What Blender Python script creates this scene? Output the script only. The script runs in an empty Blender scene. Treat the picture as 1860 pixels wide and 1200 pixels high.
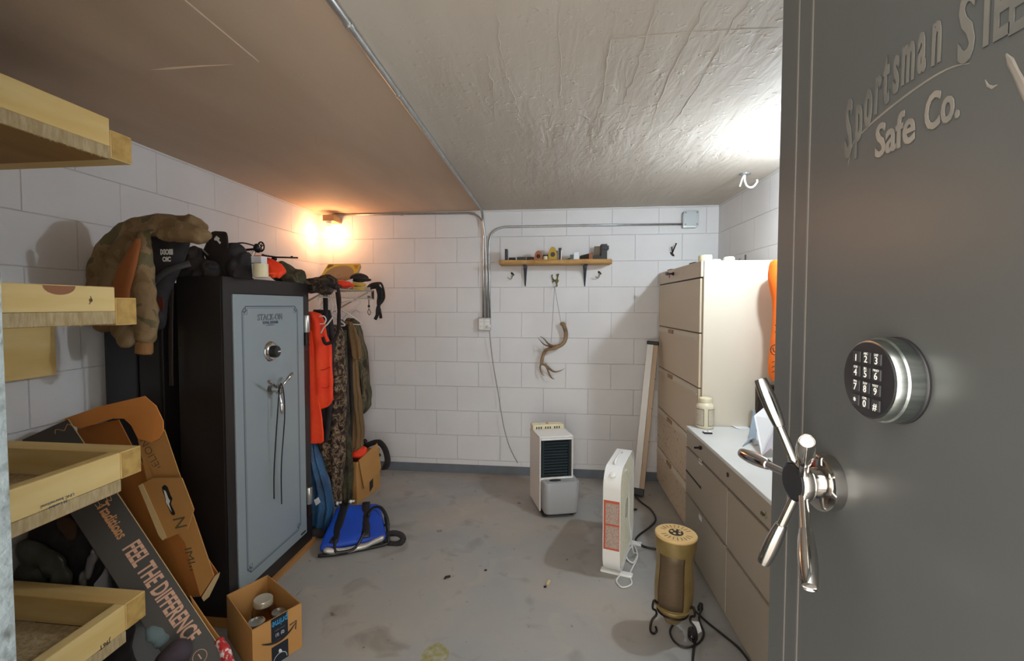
import bpy, bmesh, math, random
from mathutils import Vector, Matrix, noise
R = math.radians
C = bpy.context.scene
col = C.collection
random.seed(7)
# ------------------------------------------------------------------ camera
F, PX, PY, EYE = 850.0, 900.0, 588.0, 1.40
PH = math.atan(34/850.0); TH = math.atan(100/850.0*math.cos(PH))
cd = bpy.data.cameras.new('camera'); cam = bpy.data.objects.new('camera', cd); col.objects.link(cam)
cd.sensor_width = 36; cd.lens = F*36/1860
cd.shift_x = (930-PX)/1860; cd.shift_y = (PY-600)/1860
cd.clip_start = 0.02
cam.location = (0, 0, EYE); cam.rotation_euler = (math.pi/2-PH, 0, TH)
C.camera = cam
_f = Vector((-math.sin(TH)*math.cos(PH), math.cos(TH)*math.cos(PH), -math.sin(PH)))
_r = Vector((math.cos(TH), math.sin(TH), 0)); _u = _r.cross(_f)
def P(x, y, X=None, Y=None, Z=None):
    "point of the room seen at photo position x, y on a known wall, floor or table plane"
    d = _f + _r*((x-PX)/F) - _u*((y-PY)/F)
    t = X/d.x if X is not None else (Y/d.y if Y is not None else (Z-EYE)/d.z)
    return Vector((0, 0, EYE)) + d*t
# ------------------------------------------------------------------ light
C.view_settings.view_transform = 'Standard'; C.view_settings.look = 'None'
C.view_settings.gamma = 1; C.view_settings.use_curve_mapping = False
C.view_settings.exposure = 0.9
w = bpy.data.worlds.new('daylight'); C.world = w; w.use_nodes = True
bg = w.node_tree.nodes['Background']; bg.inputs[0].default_value = (1.0, 0.93, 0.84, 1); bg.inputs[1].default_value = 3.0
def lamp(name, loc, energy, color, rad):
    l = bpy.data.lights.new(name, 'POINT'); l.energy = energy; l.color = color; l.shadow_soft_size = rad
    o = bpy.data.objects.new(name, l); col.objects.link(o); o.location = loc; return o
XL, XR, YB, ZC = -1.95, 1.28, 3.80, 2.168
BULB_W = Vector((-1.80, 3.66, 1.985)); BULB_C = Vector((1.13, 2.22, 2.01))
# ------------------------------------------------------------------ helpers
class MB:
    def __init__(s, M=None): s.v = []; s.f = []; s.M = M
    def add(s, vs, fs):
        n = len(s.v)
        for p in vs:
            p = Vector(p)
            if s.M is not None: p = s.M @ p
            s.v.append(p)
        for f in fs: s.f.append([n+i for i in f])
        return s
    def hexa(s, a):
        return s.add(a, [(0,3,2,1),(4,5,6,7),(0,1,5,4),(1,2,6,5),(2,3,7,6),(3,0,4,7)])
    def box(s, x0, y0, z0, x1, y1, z1):
        return s.hexa([(x0,y0,z0),(x1,y0,z0),(x1,y1,z0),(x0,y1,z0),(x0,y0,z1),(x1,y0,z1),(x1,y1,z1),(x0,y1,z1)])
    def prism(s, pts, depth):
        "pts: 3D outline; depth: extrusion vector"
        d = Vector(depth); n = len(pts)
        vs = [Vector(p) for p in pts] + [Vector(p)+d for p in pts]
        return s.add(vs, [list(range(n))[::-1], list(range(n, 2*n))] + [[i, (i+1)%n, n+(i+1)%n, n+i] for i in range(n)])
    def loft(s, rings, cap=True, closed=False):
        n = len(rings[0]); vs = [p for r in rings for p in r]; fs = []
        m = len(rings)
        for j in range(m if closed else m-1):
            k = (j+1) % m
            for i in range(n): fs.append([j*n+i, j*n+(i+1)%n, k*n+(i+1)%n, k*n+i])
        if cap and not closed: fs += [list(range(n))[::-1], [(m-1)*n+i for i in range(n)]]
        return s.add(vs, fs)
    def tube(s, pts, r, n=8, closed=False, flat=1.0, up=None):
        pts = [Vector(p) for p in pts]; m = len(pts); rr = r if isinstance(r, (list, tuple)) else [r]*m
        rings = []; prev = None
        for i, p in enumerate(pts):
            if closed: t = pts[(i+1)%m]-pts[i-1]
            else: t = pts[min(i+1, m-1)]-pts[max(i-1, 0)]
            t.normalize()
            if up is not None: a = t.cross(Vector(up))
            elif prev is None: a = t.cross(Vector((0,0,1)) if abs(t.z) < .9 else Vector((1,0,0)))
            else: a = prev - t*prev.dot(t)
            if a.length < 1e-6: a = t.orthogonal()
            a.normalize(); prev = a; b = t.cross(a)
            rings.append([p + a*(math.cos(2*math.pi*k/n)*rr[i]) + b*(math.sin(2*math.pi*k/n)*rr[i]*flat) for k in range(n)])
        return s.loft(rings, closed=closed)
    def lathe(s, prof, c, axis=(0,0,1), n=24, sx=1.0, sy=1.0):
        ax = Vector(axis).normalized(); a = ax.orthogonal().normalized() if abs(ax.z) < .999 else Vector((1,0,0)); b = ax.cross(a); c = Vector(c)
        return s.loft([[c + ax*z + a*(math.cos(2*math.pi*k/n)*r*sx) + b*(math.sin(2*math.pi*k/n)*r*sy) for k in range(n)] for r, z in prof])
    def ball(s, c, rx, ry, rz, n=16, m=10):
        c = Vector(c)
        return s.loft([[c + Vector((math.sin(math.pi*(j+.02)/(m+.04))*rx*math.cos(2*math.pi*k/n), math.sin(math.pi*(j+.02)/(m+.04))*ry*math.sin(2*math.pi*k/n), -rz*math.cos(math.pi*j/m))) for k in range(n)] for j in range(m+1)])
    def crumple(s, amp, sc, seed=0):
        o = Vector((seed*3.7, seed*1.3, seed*7.1))
        for i, p in enumerate(s.v):
            s.v[i] = p + noise.noise_vector(p*sc+o)*amp + noise.noise_vector(p*sc*2.7+o)*amp*.4
        return s
def top(o, label=None, cat=None, group=None, kind=None):
    if label: o['label'] = label
    if cat: o['category'] = cat
    if group: o['group'] = group
    if kind: o['kind'] = kind
    return o
def root(name, loc, label, cat, group=None):
    o = bpy.data.objects.new(name, None); col.objects.link(o); o.location = loc; o.empty_display_size = .05
    return top(o, label, cat, group)
def origin_of(o):
    v = Vector((0,0,0))
    while o is not None: v += Vector(o.location); o = o.parent
    return v
def build(name, mb, mat, parent=None, smooth=False, bevel=0, subd=0, weld=False, remesh=0):
    if parent is not None: og = origin_of(parent)
    else:
        xs = [p.x for p in mb.v]; ys = [p.y for p in mb.v]; zs = [p.z for p in mb.v]
        og = Vector(((min(xs)+max(xs))/2, (min(ys)+max(ys))/2, min(zs)))
    me = bpy.data.meshes.new(name)
    me.from_pydata([p-og for p in mb.v], [], mb.f); me.update()
    b = bmesh.new(); b.from_mesh(me)
    if weld: bmesh.ops.remove_doubles(b, verts=b.verts, dist=1e-5)
    bmesh.ops.recalc_face_normals(b, faces=b.faces)
    b.to_mesh(me); b.free()
    me.materials.append(mat)
    if smooth:
        for p in me.polygons: p.use_smooth = True
    o = bpy.data.objects.new(name, me); col.objects.link(o)
    if parent is not None: o.parent = parent
    else: o.location = og
    if remesh:
        m = o.modifiers.new('r', 'REMESH'); m.mode = 'VOXEL'; m.voxel_size = remesh; m.use_smooth_shade = True
        m = o.modifiers.new('s', 'SMOOTH'); m.iterations = 3; m.factor = .5
    if bevel:
        m = o.modifiers.new('b', 'BEVEL'); m.width = bevel; m.segments = 2; m.limit_method = 'ANGLE'; m.angle_limit = R(40)
    if subd:
        m = o.modifiers.new('u', 'SUBSURF'); m.levels = subd; m.render_levels = subd
    if smooth == 'auto':
        m = o.modifiers.new('w', 'EDGE_SPLIT'); m.split_angle = R(38)
    return o
def struct(name, mb, mat, **k):
    o = build(name, mb, mat, **k); o['kind'] = 'structure'; return o
def text(name, s, size, o, u, v, mat, parent, ext=.0004, bold=0.0, align='CENTER', spacing=1.0, width=1.0, lift=.0006, filled=True):
    "lettering lying on a surface: o = centre, u = reading direction, v = up direction"
    cu = bpy.data.curves.new(name, 'FONT'); cu.body = s; cu.size = size; cu.extrude = ext; cu.offset = bold
    cu.align_x = align; cu.align_y = 'CENTER'; cu.space_character = spacing
    if not filled: cu.fill_mode = 'NONE'; cu.extrude = 0; cu.bevel_depth = .0007; cu.bevel_resolution = 0
    cu.resolution_u = 3
    t = bpy.data.objects.new(name, cu); col.objects.link(t)
    bpy.context.view_layer.update()
    dg = bpy.context.evaluated_depsgraph_get()
    me = bpy.data.meshes.new_from_object(t.evaluated_get(dg)); bpy.data.objects.remove(t)
    u = Vector(u).normalized(); n = u.cross(Vector(v)).normalized(); v2 = n.cross(u)
    og = origin_of(parent) if parent is not None else Vector((0,0,0))
    for p in me.vertices:
        c = p.co; p.co = Vector(o) + u*c.x*width + v2*c.y + n*(c.z+ext+lift) - og
    me.materials.clear(); me.materials.append(mat)
    ob = bpy.data.objects.new(name, me); col.objects.link(ob)
    if parent is not None: ob.parent = parent
    return ob
def arc(c, r, a0, a1, n, ex, ey):
    c = Vector(c); ex = Vector(ex); ey = Vector(ey)
    return [c + ex*(r*math.cos(R(a0+(a1-a0)*i/n))) + ey*(r*math.sin(R(a0+(a1-a0)*i/n))) for i in range(n+1)]
def spline(pts, n=6):
    pts = [Vector(p) for p in pts]; out = []
    for i in range(len(pts)-1):
        p0 = pts[max(i-1,0)]; p1 = pts[i]; p2 = pts[i+1]; p3 = pts[min(i+2,len(pts)-1)]
        for k in range(n):
            t = k/n
            out.append(.5*((2*p1)+(p2-p0)*t+(2*p0-5*p1+4*p2-p3)*t*t+(3*p1-p0-3*p2+p3)*t*t*t))
    out.append(pts[-1]); return out
def copy_tree(o, parent=None):
    c = o.copy(); col.objects.link(c); c.parent = parent
    for ch in o.children: copy_tree(ch, c)
    return c
# ------------------------------------------------------------------ materials
def mat(name, color, rough=.6, metal=0.0, color2=None, nscale=8, ndetail=4, mixw=1.0, stretch=(1,1,1), bump=0, bscale=60, bdist=.002, emit=None, estr=0, trans=0, ior=1.45, ramp=(.35,.65), coat=0, alpha=1):
    m = bpy.data.materials.new(name); m.use_nodes = True; nt = m.node_tree; N = nt.nodes; L = nt.links
    b = N['Principled BSDF']
    b.inputs['Base Color'].default_value = (*color, 1); b.inputs['Roughness'].default_value = rough; b.inputs['Metallic'].default_value = metal
    if trans: b.inputs['Transmission Weight'].default_value = trans; b.inputs['IOR'].default_value = ior
    if coat: b.inputs['Coat Weight'].default_value = coat; b.inputs['Coat Roughness'].default_value = .15
    if alpha < 1: b.inputs['Alpha'].default_value = alpha
    if emit: b.inputs['Emission Color'].default_value = (*emit, 1); b.inputs['Emission Strength'].default_value = estr
    tc = N.new('ShaderNodeTexCoord'); mp = N.new('ShaderNodeMapping'); mp.inputs['Scale'].default_value = stretch
    L.new(tc.outputs['Object'], mp.inputs['Vector'])
    if color2:
        n = N.new('ShaderNodeTexNoise'); n.inputs['Scale'].default_value = nscale; n.inputs['Detail'].default_value = ndetail
        L.new(mp.outputs[0], n.inputs['Vector'])
        r = N.new('ShaderNodeValToRGB'); r.color_ramp.elements[0].position = ramp[0]; r.color_ramp.elements[1].position = ramp[1]
        r.color_ramp.elements[0].color = (*color, 1); r.color_ramp.elements[1].color = (*color2, 1)
        L.new(n.outputs['Fac'], r.inputs[0]); L.new(r.outputs[0], b.inputs['Base Color'])
    if bump:
        n2 = N.new('ShaderNodeTexNoise'); n2.inputs['Scale'].default_value = bscale; n2.inputs['Detail'].default_value = 5
        L.new(mp.outputs[0], n2.inputs['Vector'])
        bp = N.new('ShaderNodeBump'); bp.inputs['Strength'].default_value = bump; bp.inputs['Distance'].default_value = bdist
        L.new(n2.outputs['Fac'], bp.inputs['Height']); L.new(bp.outputs[0], b.inputs['Normal'])
    return m
def camo(name, cols, scale, stretch=(1,1,1), bump=.4):
    m = bpy.data.materials.new(name); m.use_nodes = True; nt = m.node_tree; N = nt.nodes; L = nt.links
    b = N['Principled BSDF']; b.inputs['Roughness'].default_value = .9
    tc = N.new('ShaderNodeTexCoord'); mp = N.new('ShaderNodeMapping'); mp.inputs['Scale'].default_value = stretch
    L.new(tc.outputs['Object'], mp.inputs['Vector'])
    n = N.new('ShaderNodeTexNoise'); n.inputs['Scale'].default_value = scale; n.inputs['Detail'].default_value = 3; n.inputs['Distortion'].default_value = .8
    L.new(mp.outputs[0], n.inputs['Vector'])
    r = N.new('ShaderNodeValToRGB'); r.color_ramp.interpolation = 'CONSTANT'
    e = r.color_ramp.elements; k = len(cols)
    e[0].color = (*cols[0], 1); e[0].position = 0; e[1].color = (*cols[1], 1); e[1].position = .42
    for i in range(2, k): q = e.new(.42 + .2*(i-1)/(k-1)); q.color = (*cols[i], 1)
    L.new(n.outputs['Fac'], r.inputs[0]); L.new(r.outputs[0], b.inputs['Base Color'])
    n2 = N.new('ShaderNodeTexNoise'); n2.inputs['Scale'].default_value = 22; L.new(tc.outputs['Object'], n2.inputs['Vector'])
    bp = N.new('ShaderNodeBump'); bp.inputs['Strength'].default_value = bump; bp.inputs['Distance'].default_value = .01
    L.new(n2.outputs['Fac'], bp.inputs['Height']); L.new(bp.outputs[0], b.inputs['Normal'])
    return m
def block_wall(name, axis, width, ox, oz, base=(.78,.785,.80)):
    m = bpy.data.materials.new(name); m.use_nodes = True; nt = m.node_tree; N = nt.nodes; L = nt.links
    b = N['Principled BSDF']; b.inputs['Roughness'].default_value = .55
    g = N.new('ShaderNodeNewGeometry'); sp = N.new('ShaderNodeSeparateXYZ'); L.new(g.outputs['Position'], sp.inputs[0])
    cb = N.new('ShaderNodeCombineXYZ'); 
    ax = N.new('ShaderNodeMath'); ax.operation = 'ADD'; ax.inputs[1].default_value = ox; L.new(sp.outputs[axis], ax.inputs[0])
    az = N.new('ShaderNodeMath'); az.operation = 'ADD'; az.inputs[1].default_value = oz; L.new(sp.outputs['Z'], az.inputs[0])
    L.new(ax.outputs[0], cb.inputs[0]); L.new(az.outputs[0], cb.inputs[1])
    t = N.new('ShaderNodeTexBrick'); t.inputs['Scale'].default_value = 1; t.inputs['Brick Width'].default_value = width; t.inputs['Row Height'].default_value = .2045
    t.inputs['Mortar Size'].default_value = .0026; t.inputs['Mortar Smooth'].default_value = .6
    L.new(cb.outputs[0], t.inputs['Vector'])
    n = N.new('ShaderNodeTexNoise'); n.inputs['Scale'].default_value = 2.5; n.inputs['Detail'].default_value = 6; L.new(g.outputs['Position'], n.inputs['Vector'])
    r = N.new('ShaderNodeValToRGB'); r.color_ramp.elements[0].color = (*[c*.93 for c in base], 1); r.color_ramp.elements[1].color = (*base, 1)
    r.color_ramp.elements[0].position = .3; r.color_ramp.elements[1].position = .6; L.new(n.outputs['Fac'], r.inputs[0])
    mx = N.new('ShaderNodeMixRGB'); mx.blend_type = 'MULTIPLY'; mx.inputs[2].default_value = (.92,.915,.91,1)
    L.new(t.outputs['Fac'], mx.inputs[0]); L.new(r.outputs[0], mx.inputs[1]); L.new(mx.outputs[0], b.inputs['Base Color'])
    b1 = N.new('ShaderNodeBump'); b1.invert = True; b1.inputs['Strength'].default_value = .9; b1.inputs['Distance'].default_value = .004; L.new(t.outputs['Fac'], b1.inputs['Height'])
    n3 = N.new('ShaderNodeTexNoise'); n3.inputs['Scale'].default_value = 90; n3.inputs['Detail'].default_value = 4; L.new(g.outputs['Position'], n3.inputs['Vector'])
    b2 = N.new('ShaderNodeBump'); b2.inputs['Strength'].default_value = .25; b2.inputs['Distance'].default_value = .002; L.new(n3.outputs['Fac'], b2.inputs['Height']); L.new(b1.outputs[0], b2.inputs['Normal'])
    L.new(b2.outputs[0], b.inputs['Normal'])
    return m
def wood(name, c1, c2, along='Y', scale=14, rough=.7):
    st = {'X': (.12,1,1), 'Y': (1,.12,1), 'Z': (1,1,.12)}[along]
    return mat(name, c1, rough, color2=c2, nscale=scale, ndetail=6, stretch=st, bump=.25, bscale=scale*3, bdist=.001)
M = {}
M['wall_b'] = block_wall('painted block back', 'X', .356, .41, .0915)
M['wall_l'] = block_wall('painted block side', 'Y', .406, .09, .0915)
M['gray'] = mat('grey paint', (.33,.35,.38), .5)
M['charcoal_base'] = mat('blue grey base paint', (.13,.155,.185), .55, color2=(.16,.18,.21), nscale=12)
M['white'] = mat('white plastic', (.82,.82,.80), .35)
M['cream'] = mat('cream plastic', (.80,.74,.50), .4)
M['black'] = mat('black plastic', (.012,.012,.014), .4)
M['blackcloth'] = mat('black cloth', (.014,.012,.014), .85, color2=(.03,.025,.028), nscale=20, bump=.5, bscale=40, bdist=.004)
M['darkcloth'] = mat('dark brown cloth', (.03,.018,.013), .85, color2=(.012,.009,.01), nscale=9, bump=.5, bscale=30, bdist=.005)
M['chrome'] = mat('polished chrome', (.60,.58,.56), .10, 1.0)
M['steel'] = mat('galvanised steel', (.50,.52,.52), .38, .9, color2=(.42,.44,.44), nscale=30)
M['brushed'] = mat('brushed steel', (.30,.34,.33), .28, 1.0, color2=(.42,.46,.45), nscale=30, stretch=(1,1,6))
M['nickel'] = mat('satin nickel', (.62,.62,.60), .3, 1.0)
M['glass'] = mat('clear glass', (.95,.97,.97), .03, trans=1.0)
M['brass'] = mat('aged brass', (.14,.13,.05), .4, .8)
M['iron'] = mat('dark iron', (.03,.02,.018), .45, .7)
M['red'] = mat('red plastic', (.55,.03,.02), .4)
M['orange'] = mat('blaze orange cloth', (1.0,.075,.012), .75, color2=(.95,.045,.010), nscale=10, bump=.5, bscale=18, bdist=.01)
M['orangebright'] = mat('hunter orange cloth', (1.0,.19,.01), .7, bump=.3, bscale=20, bdist=.008)
M['card'] = mat('brown cardboard', (.52,.27,.085), .85, color2=(.47,.235,.07), nscale=5, bump=.1, bscale=90, bdist=.001)
M['card2'] = mat('orange brown cardboard', (.50,.18,.035), .85, color2=(.42,.145,.028), nscale=4)
M['cardedge'] = mat('pale cardboard edge', (.66,.50,.26), .85)
M['ink'] = mat('black ink', (.02,.016,.015), .6)
M['blackcard'] = mat('matte black card', (.035,.03,.026), .5, color2=(.045,.038,.03), nscale=5)
M['goldink'] = mat('gold ink', (.55,.26,.10), .5)
M['paleink'] = mat('pink beige ink', (.66,.38,.25), .5)
M['paper'] = mat('white paper', (.80,.82,.85), .7)
M['blue'] = mat('royal blue nylon', (.005,.075,.55), .55, color2=(.006,.055,.42), nscale=6, bump=.3, bscale=25, bdist=.004)
M['tarp'] = mat('dull blue plastic', (.03,.11,.24), .4, color2=(.015,.05,.12), nscale=9, bump=.6, bscale=14, bdist=.02)
M['silver'] = mat('silver foil lining', (.62,.60,.57), .35, .6, bump=.6, bscale=30, bdist=.006)
M['safeblack'] = mat('satin black powder coat', (.015,.012,.012), .38, bump=.06, bscale=300)
M['safegray'] = mat('silver grey enamel', (.34,.40,.43), .42, .25)
M['linegray'] = mat('dark grey line paint', (.085,.12,.16), .5)
M['pine'] = wood('pine lumber along', (.90,.70,.32), (.80,.56,.20), 'Y')
M['pinex'] = wood('pine lumber across', (.88,.66,.29), (.76,.50,.17), 'X')
M['pineend'] = mat('pine end grain', (.66,.44,.14), .8, color2=(.50,.31,.09), nscale=30, bump=.6, bscale=80, bdist=.002)
M['sawn'] = mat('rough sawn pine', (.62,.50,.30), .9, color2=(.46,.34,.17), nscale=60, stretch=(1,1.2,.3), bump=1.0, bscale=120, bdist=.004)
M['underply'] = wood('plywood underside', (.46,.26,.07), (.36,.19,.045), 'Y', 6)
M['knot'] = mat('pine knot', (.36,.15,.07), .7)
M['tan'] = mat('tan canvas', (.22,.125,.05), .85, color2=(.17,.10,.04), nscale=6, bump=.5, bscale=18, bdist=.01)
M['olive'] = camo('olive camouflage', [(.03,.024,.015),(.075,.06,.032),(.14,.105,.06),(.055,.052,.028)], 16, (1,1,.35))
M['leafcamo'] = camo('leaf camouflage', [(.02,.010,.008),(.07,.038,.022),(.15,.09,.05),(.30,.22,.15),(.05,.035,.02)], 26)
M['darkcamo'] = camo('dark camouflage', [(.012,.009,.008),(.035,.022,.014),(.10,.06,.03),(.02,.015,.012)], 20)
M['jacketcamo'] = camo('faded camouflage', [(.20,.125,.055),(.25,.165,.08),(.28,.19,.10),(.15,.125,.06)], 9)
M['dorange'] = mat('faded orange plastic', (.38,.11,.035), .5); M['dyellow'] = mat('dull yellow plastic', (.48,.30,.03), .5)
M['rust'] = mat('rust brown lining', (.32,.10,.025), .85, bump=.2, bscale=20, bdist=.005)
M['cab'] = mat('putty steel enamel', (.68,.62,.51), .45)
M['cabfront'] = mat('putty drawer enamel with painted warm light', (.63,.53,.40), .45)  # putty enamel with the warm bulb light painted in as tan
M['cabtop'] = mat('pale grey laminate', (.66,.68,.66), .4, color2=(.62,.64,.62), nscale=6)
M['desk'] = mat('grey steel enamel', (.33,.285,.225), .4)
M['seam'] = mat('dark gap', (.03,.025,.02), .8)
M['cord_w'] = mat('white cord', (.75,.76,.74), .4); M['cord_g'] = mat('grey cord', (.30,.28,.27), .5)
M['cord_b'] = mat('black cord', (.012,.010,.010), .45)
M['gold'] = mat('brushed gold plastic', (.30,.22,.09), .42, .3, color2=(.23,.16,.055), nscale=14)
M['goldtop'] = mat('pale gold plastic', (.62,.42,.18), .4)
M['bronze'] = mat('dark bronze mesh', (.075,.05,.03), .5, .4)
M['antler'] = mat('antler bone', (.13,.07,.03), .5, color2=(.36,.24,.13), nscale=9, bump=.5, bscale=50, bdist=.004)
M['yellow'] = mat('yellow plastic', (.75,.50,.02), .4)
M['vault'] = mat('grey vault enamel', (.055,.058,.057), .33, color2=(.062,.065,.063), nscale=3, bump=.12, bscale=140, bdist=.0006)
M['letter'] = mat('worn grey lettering', (.17,.15,.125), .5, color2=(.09,.09,.085), nscale=22, ndetail=6, ramp=(.3,.8))
M['faint'] = mat('faded grey lettering', (.066,.068,.065), .45, color2=(.105,.10,.088), nscale=14, ndetail=6)
M['digit'] = mat('white key digits', (.65,.65,.62), .5)
# ================================================================== the room
def floor_mat():
    m = bpy.data.materials.new('painted concrete floor'); m.use_nodes = True; nt = m.node_tree; N = nt.nodes; L = nt.links
    b = N['Principled BSDF']; b.inputs['Roughness'].default_value = .45
    g = N.new('ShaderNodeNewGeometry')
    def ns(s, d, dist=0):
        n = N.new('ShaderNodeTexNoise'); n.inputs['Scale'].default_value = s; n.inputs['Detail'].default_value = d; n.inputs['Distortion'].default_value = dist
        L.new(g.outputs['Position'], n.inputs['Vector']); return n
    def rp(n, a, b_, c1, c2):
        r = N.new('ShaderNodeValToRGB'); r.color_ramp.elements[0].position = a; r.color_ramp.elements[1].position = b_
        r.color_ramp.elements[0].color = (*c1, 1); r.color_ramp.elements[1].color = (*c2, 1); L.new(n.outputs['Fac'], r.inputs[0]); return r
    r1 = rp(ns(1.3, 6, .3), .40, .62, (.31,.315,.31), (.38,.35,.305))
    r2 = rp(ns(5, 9, .8), .28, .42, (.62,.60,.57), (1,1,1))
    r3 = rp(ns(4, 10, 1.2), .60, .72, (1,1,1), (1.12,1.10,1.06))
    r4 = rp(ns(17, 3, 0), .26, .31, (.30,.27,.25), (1,1,1))
    def mul(a, b_, f):
        x = N.new('ShaderNodeMixRGB'); x.blend_type = 'MULTIPLY'; x.inputs[0].default_value = f; L.new(a.outputs[0], x.inputs[1]); L.new(b_.outputs[0], x.inputs[2]); return x
    x = mul(r1, r2, .75); x = mul(x, r3, 1); x = mul(x, r4, .8)
    L.new(x.outputs[0], b.inputs['Base Color'])
    n = ns(40, 6); bp = N.new('ShaderNodeBump'); bp.inputs['Strength'].default_value = .25; bp.inputs['Distance'].default_value = .003
    L.new(n.outputs['Fac'], bp.inputs['Height']); L.new(bp.outputs[0], b.inputs['Normal'])
    rr = rp(ns(5, 5), .3, .7, (.32,.32,.32), (.6,.6,.6)); L.new(rr.outputs[0], b.inputs['Roughness'])
    return m
def ceil_mat():
    m = bpy.data.materials.new('trowelled painted ceiling'); m.use_nodes = True; nt = m.node_tree; N = nt.nodes; L = nt.links
    b = N['Principled BSDF']; b.inputs['Roughness'].default_value = .78
    g = N.new('ShaderNodeNewGeometry'); mp = N.new('ShaderNodeMapping'); mp.inputs['Scale'].default_value = (1, .22, 1); L.new(g.outputs['Position'], mp.inputs[0])
    n1 = N.new('ShaderNodeTexNoise'); n1.inputs['Scale'].default_value = 16; n1.inputs['Detail'].default_value = 5; n1.inputs['Distortion'].default_value = .5; L.new(mp.outputs[0], n1.inputs['Vector'])
    n2 = N.new('ShaderNodeTexNoise'); n2.inputs['Scale'].default_value = 34; n2.inputs['Detail'].default_value = 3; L.new(g.outputs['Position'], n2.inputs['Vector'])
    r2 = N.new('ShaderNodeValToRGB'); r2.color_ramp.elements[0].position = .60; r2.color_ramp.elements[1].position = .74; L.new(n2.outputs['Fac'], r2.inputs[0])
    # texture is rough to the right of the conduit, smoother to the left
    sp = N.new('ShaderNodeSeparateXYZ'); L.new(g.outputs['Position'], sp.inputs[0])
    mr = N.new('ShaderNodeMapRange'); mr.inputs[1].default_value = -.75; mr.inputs[2].default_value = .05; mr.inputs[3].default_value = .12; mr.inputs[4].default_value = 1; L.new(sp.outputs['X'], mr.inputs[0])
    n3 = N.new('ShaderNodeTexNoise'); n3.inputs['Scale'].default_value = 2.2; n3.inputs['Detail'].default_value = 3; L.new(g.outputs['Position'], n3.inputs['Vector'])
    m3 = N.new('ShaderNodeMapRange'); m3.inputs[1].default_value = .35; m3.inputs[2].default_value = .65; m3.inputs[3].default_value = .45; m3.inputs[4].default_value = 1.5; L.new(n3.outputs['Fac'], m3.inputs[0])
    mu = N.new('ShaderNodeMath'); mu.operation = 'MULTIPLY'; L.new(mr.outputs[0], mu.inputs[0]); L.new(m3.outputs[0], mu.inputs[1])
    h = N.new('ShaderNodeMath'); h.operation = 'MULTIPLY_ADD'; h.inputs[1].default_value = .35; L.new(r2.outputs[0], h.inputs[0]); L.new(n1.outputs['Fac'], h.inputs[2])
    h2 = N.new('ShaderNodeMath'); h2.operation = 'MULTIPLY'; L.new(h.outputs[0], h2.inputs[0]); L.new(mu.outputs[0], h2.inputs[1])
    bp = N.new('ShaderNodeBump'); bp.inputs['Strength'].default_value = .8; bp.inputs['Distance'].default_value = .009; L.new(h2.outputs[0], bp.inputs['Height']); L.new(bp.outputs[0], b.inputs['Normal'])
    n4 = N.new('ShaderNodeTexNoise'); n4.inputs['Scale'].default_value = 3; n4.inputs['Detail'].default_value = 6; L.new(mp.outputs[0], n4.inputs['Vector'])
    r = N.new('ShaderNodeValToRGB'); r.color_ramp.elements[0].position = .35; r.color_ramp.elements[1].position = .6; r.color_ramp.elements[0].color = (.50,.45,.385,1); r.color_ramp.elements[1].color = (.57,.525,.46,1)
    L.new(n4.outputs['Fac'], r.inputs[0])
    # warm light painted as a tan tint on the sheets left of the conduit
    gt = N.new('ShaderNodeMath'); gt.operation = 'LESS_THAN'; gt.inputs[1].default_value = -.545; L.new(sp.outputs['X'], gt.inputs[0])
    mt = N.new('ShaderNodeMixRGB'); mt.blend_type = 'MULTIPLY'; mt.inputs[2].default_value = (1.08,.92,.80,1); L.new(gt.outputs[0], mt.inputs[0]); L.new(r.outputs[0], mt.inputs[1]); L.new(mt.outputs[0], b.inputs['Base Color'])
    return m
M['ceil'] = ceil_mat()
struct('floor', MB().box(XL-.2, -1.2, -.1, XR+.2, YB+.2, 0), floor_mat())
struct('ceiling', MB().box(XL-.2, .22, ZC, XR+.2, YB+.2, ZC+.12), M['ceil'])
struct('wall_back', MB().box(XL-.2, YB, 0, XR+.2, YB+.2, ZC), M['wall_b'])
struct('wall_left', MB().box(XL-.2, .22, 0, XL, YB, ZC), M['wall_l'])
struct('wall_right', MB().box(XR, .22, 0, XR+.2, YB, ZC), M['wall_l'])
M['jamb'] = mat('speckled painted block', (.22,.27,.29), .8, color2=(.08,.09,.09), nscale=60, ndetail=8, ramp=(.5,.75), bump=.8, bscale=80, bdist=.004)
struct('wall_front', MB().box(XL, .22, 0, -.562, .42, ZC).box(.47, .22, 0, XR, .42, ZC).box(-.562, .22, 2.06, .47, .42, ZC), M['jamb'])
struct('baseboard_back', MB().box(XL, YB-.004, 0, .86, YB, .072), M['charcoal_base'])
# ceiling sheet over the left, its seam and a painted sliver of light
pw = ZC-.004
a = P(470,113,Z=pw)
mb = MB().box(XL, .42, pw, a.x, a.y, ZC)
struct('trim_1', mb, M['ceil'])
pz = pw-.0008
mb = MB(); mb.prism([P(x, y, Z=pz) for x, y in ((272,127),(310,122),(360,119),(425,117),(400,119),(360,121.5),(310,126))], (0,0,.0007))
struct('trim_2', mb, mat('painted light sliver along the seam', (.95,.80,.62), .8))  # bright slit at the seam, its light put into the pale colour
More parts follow.
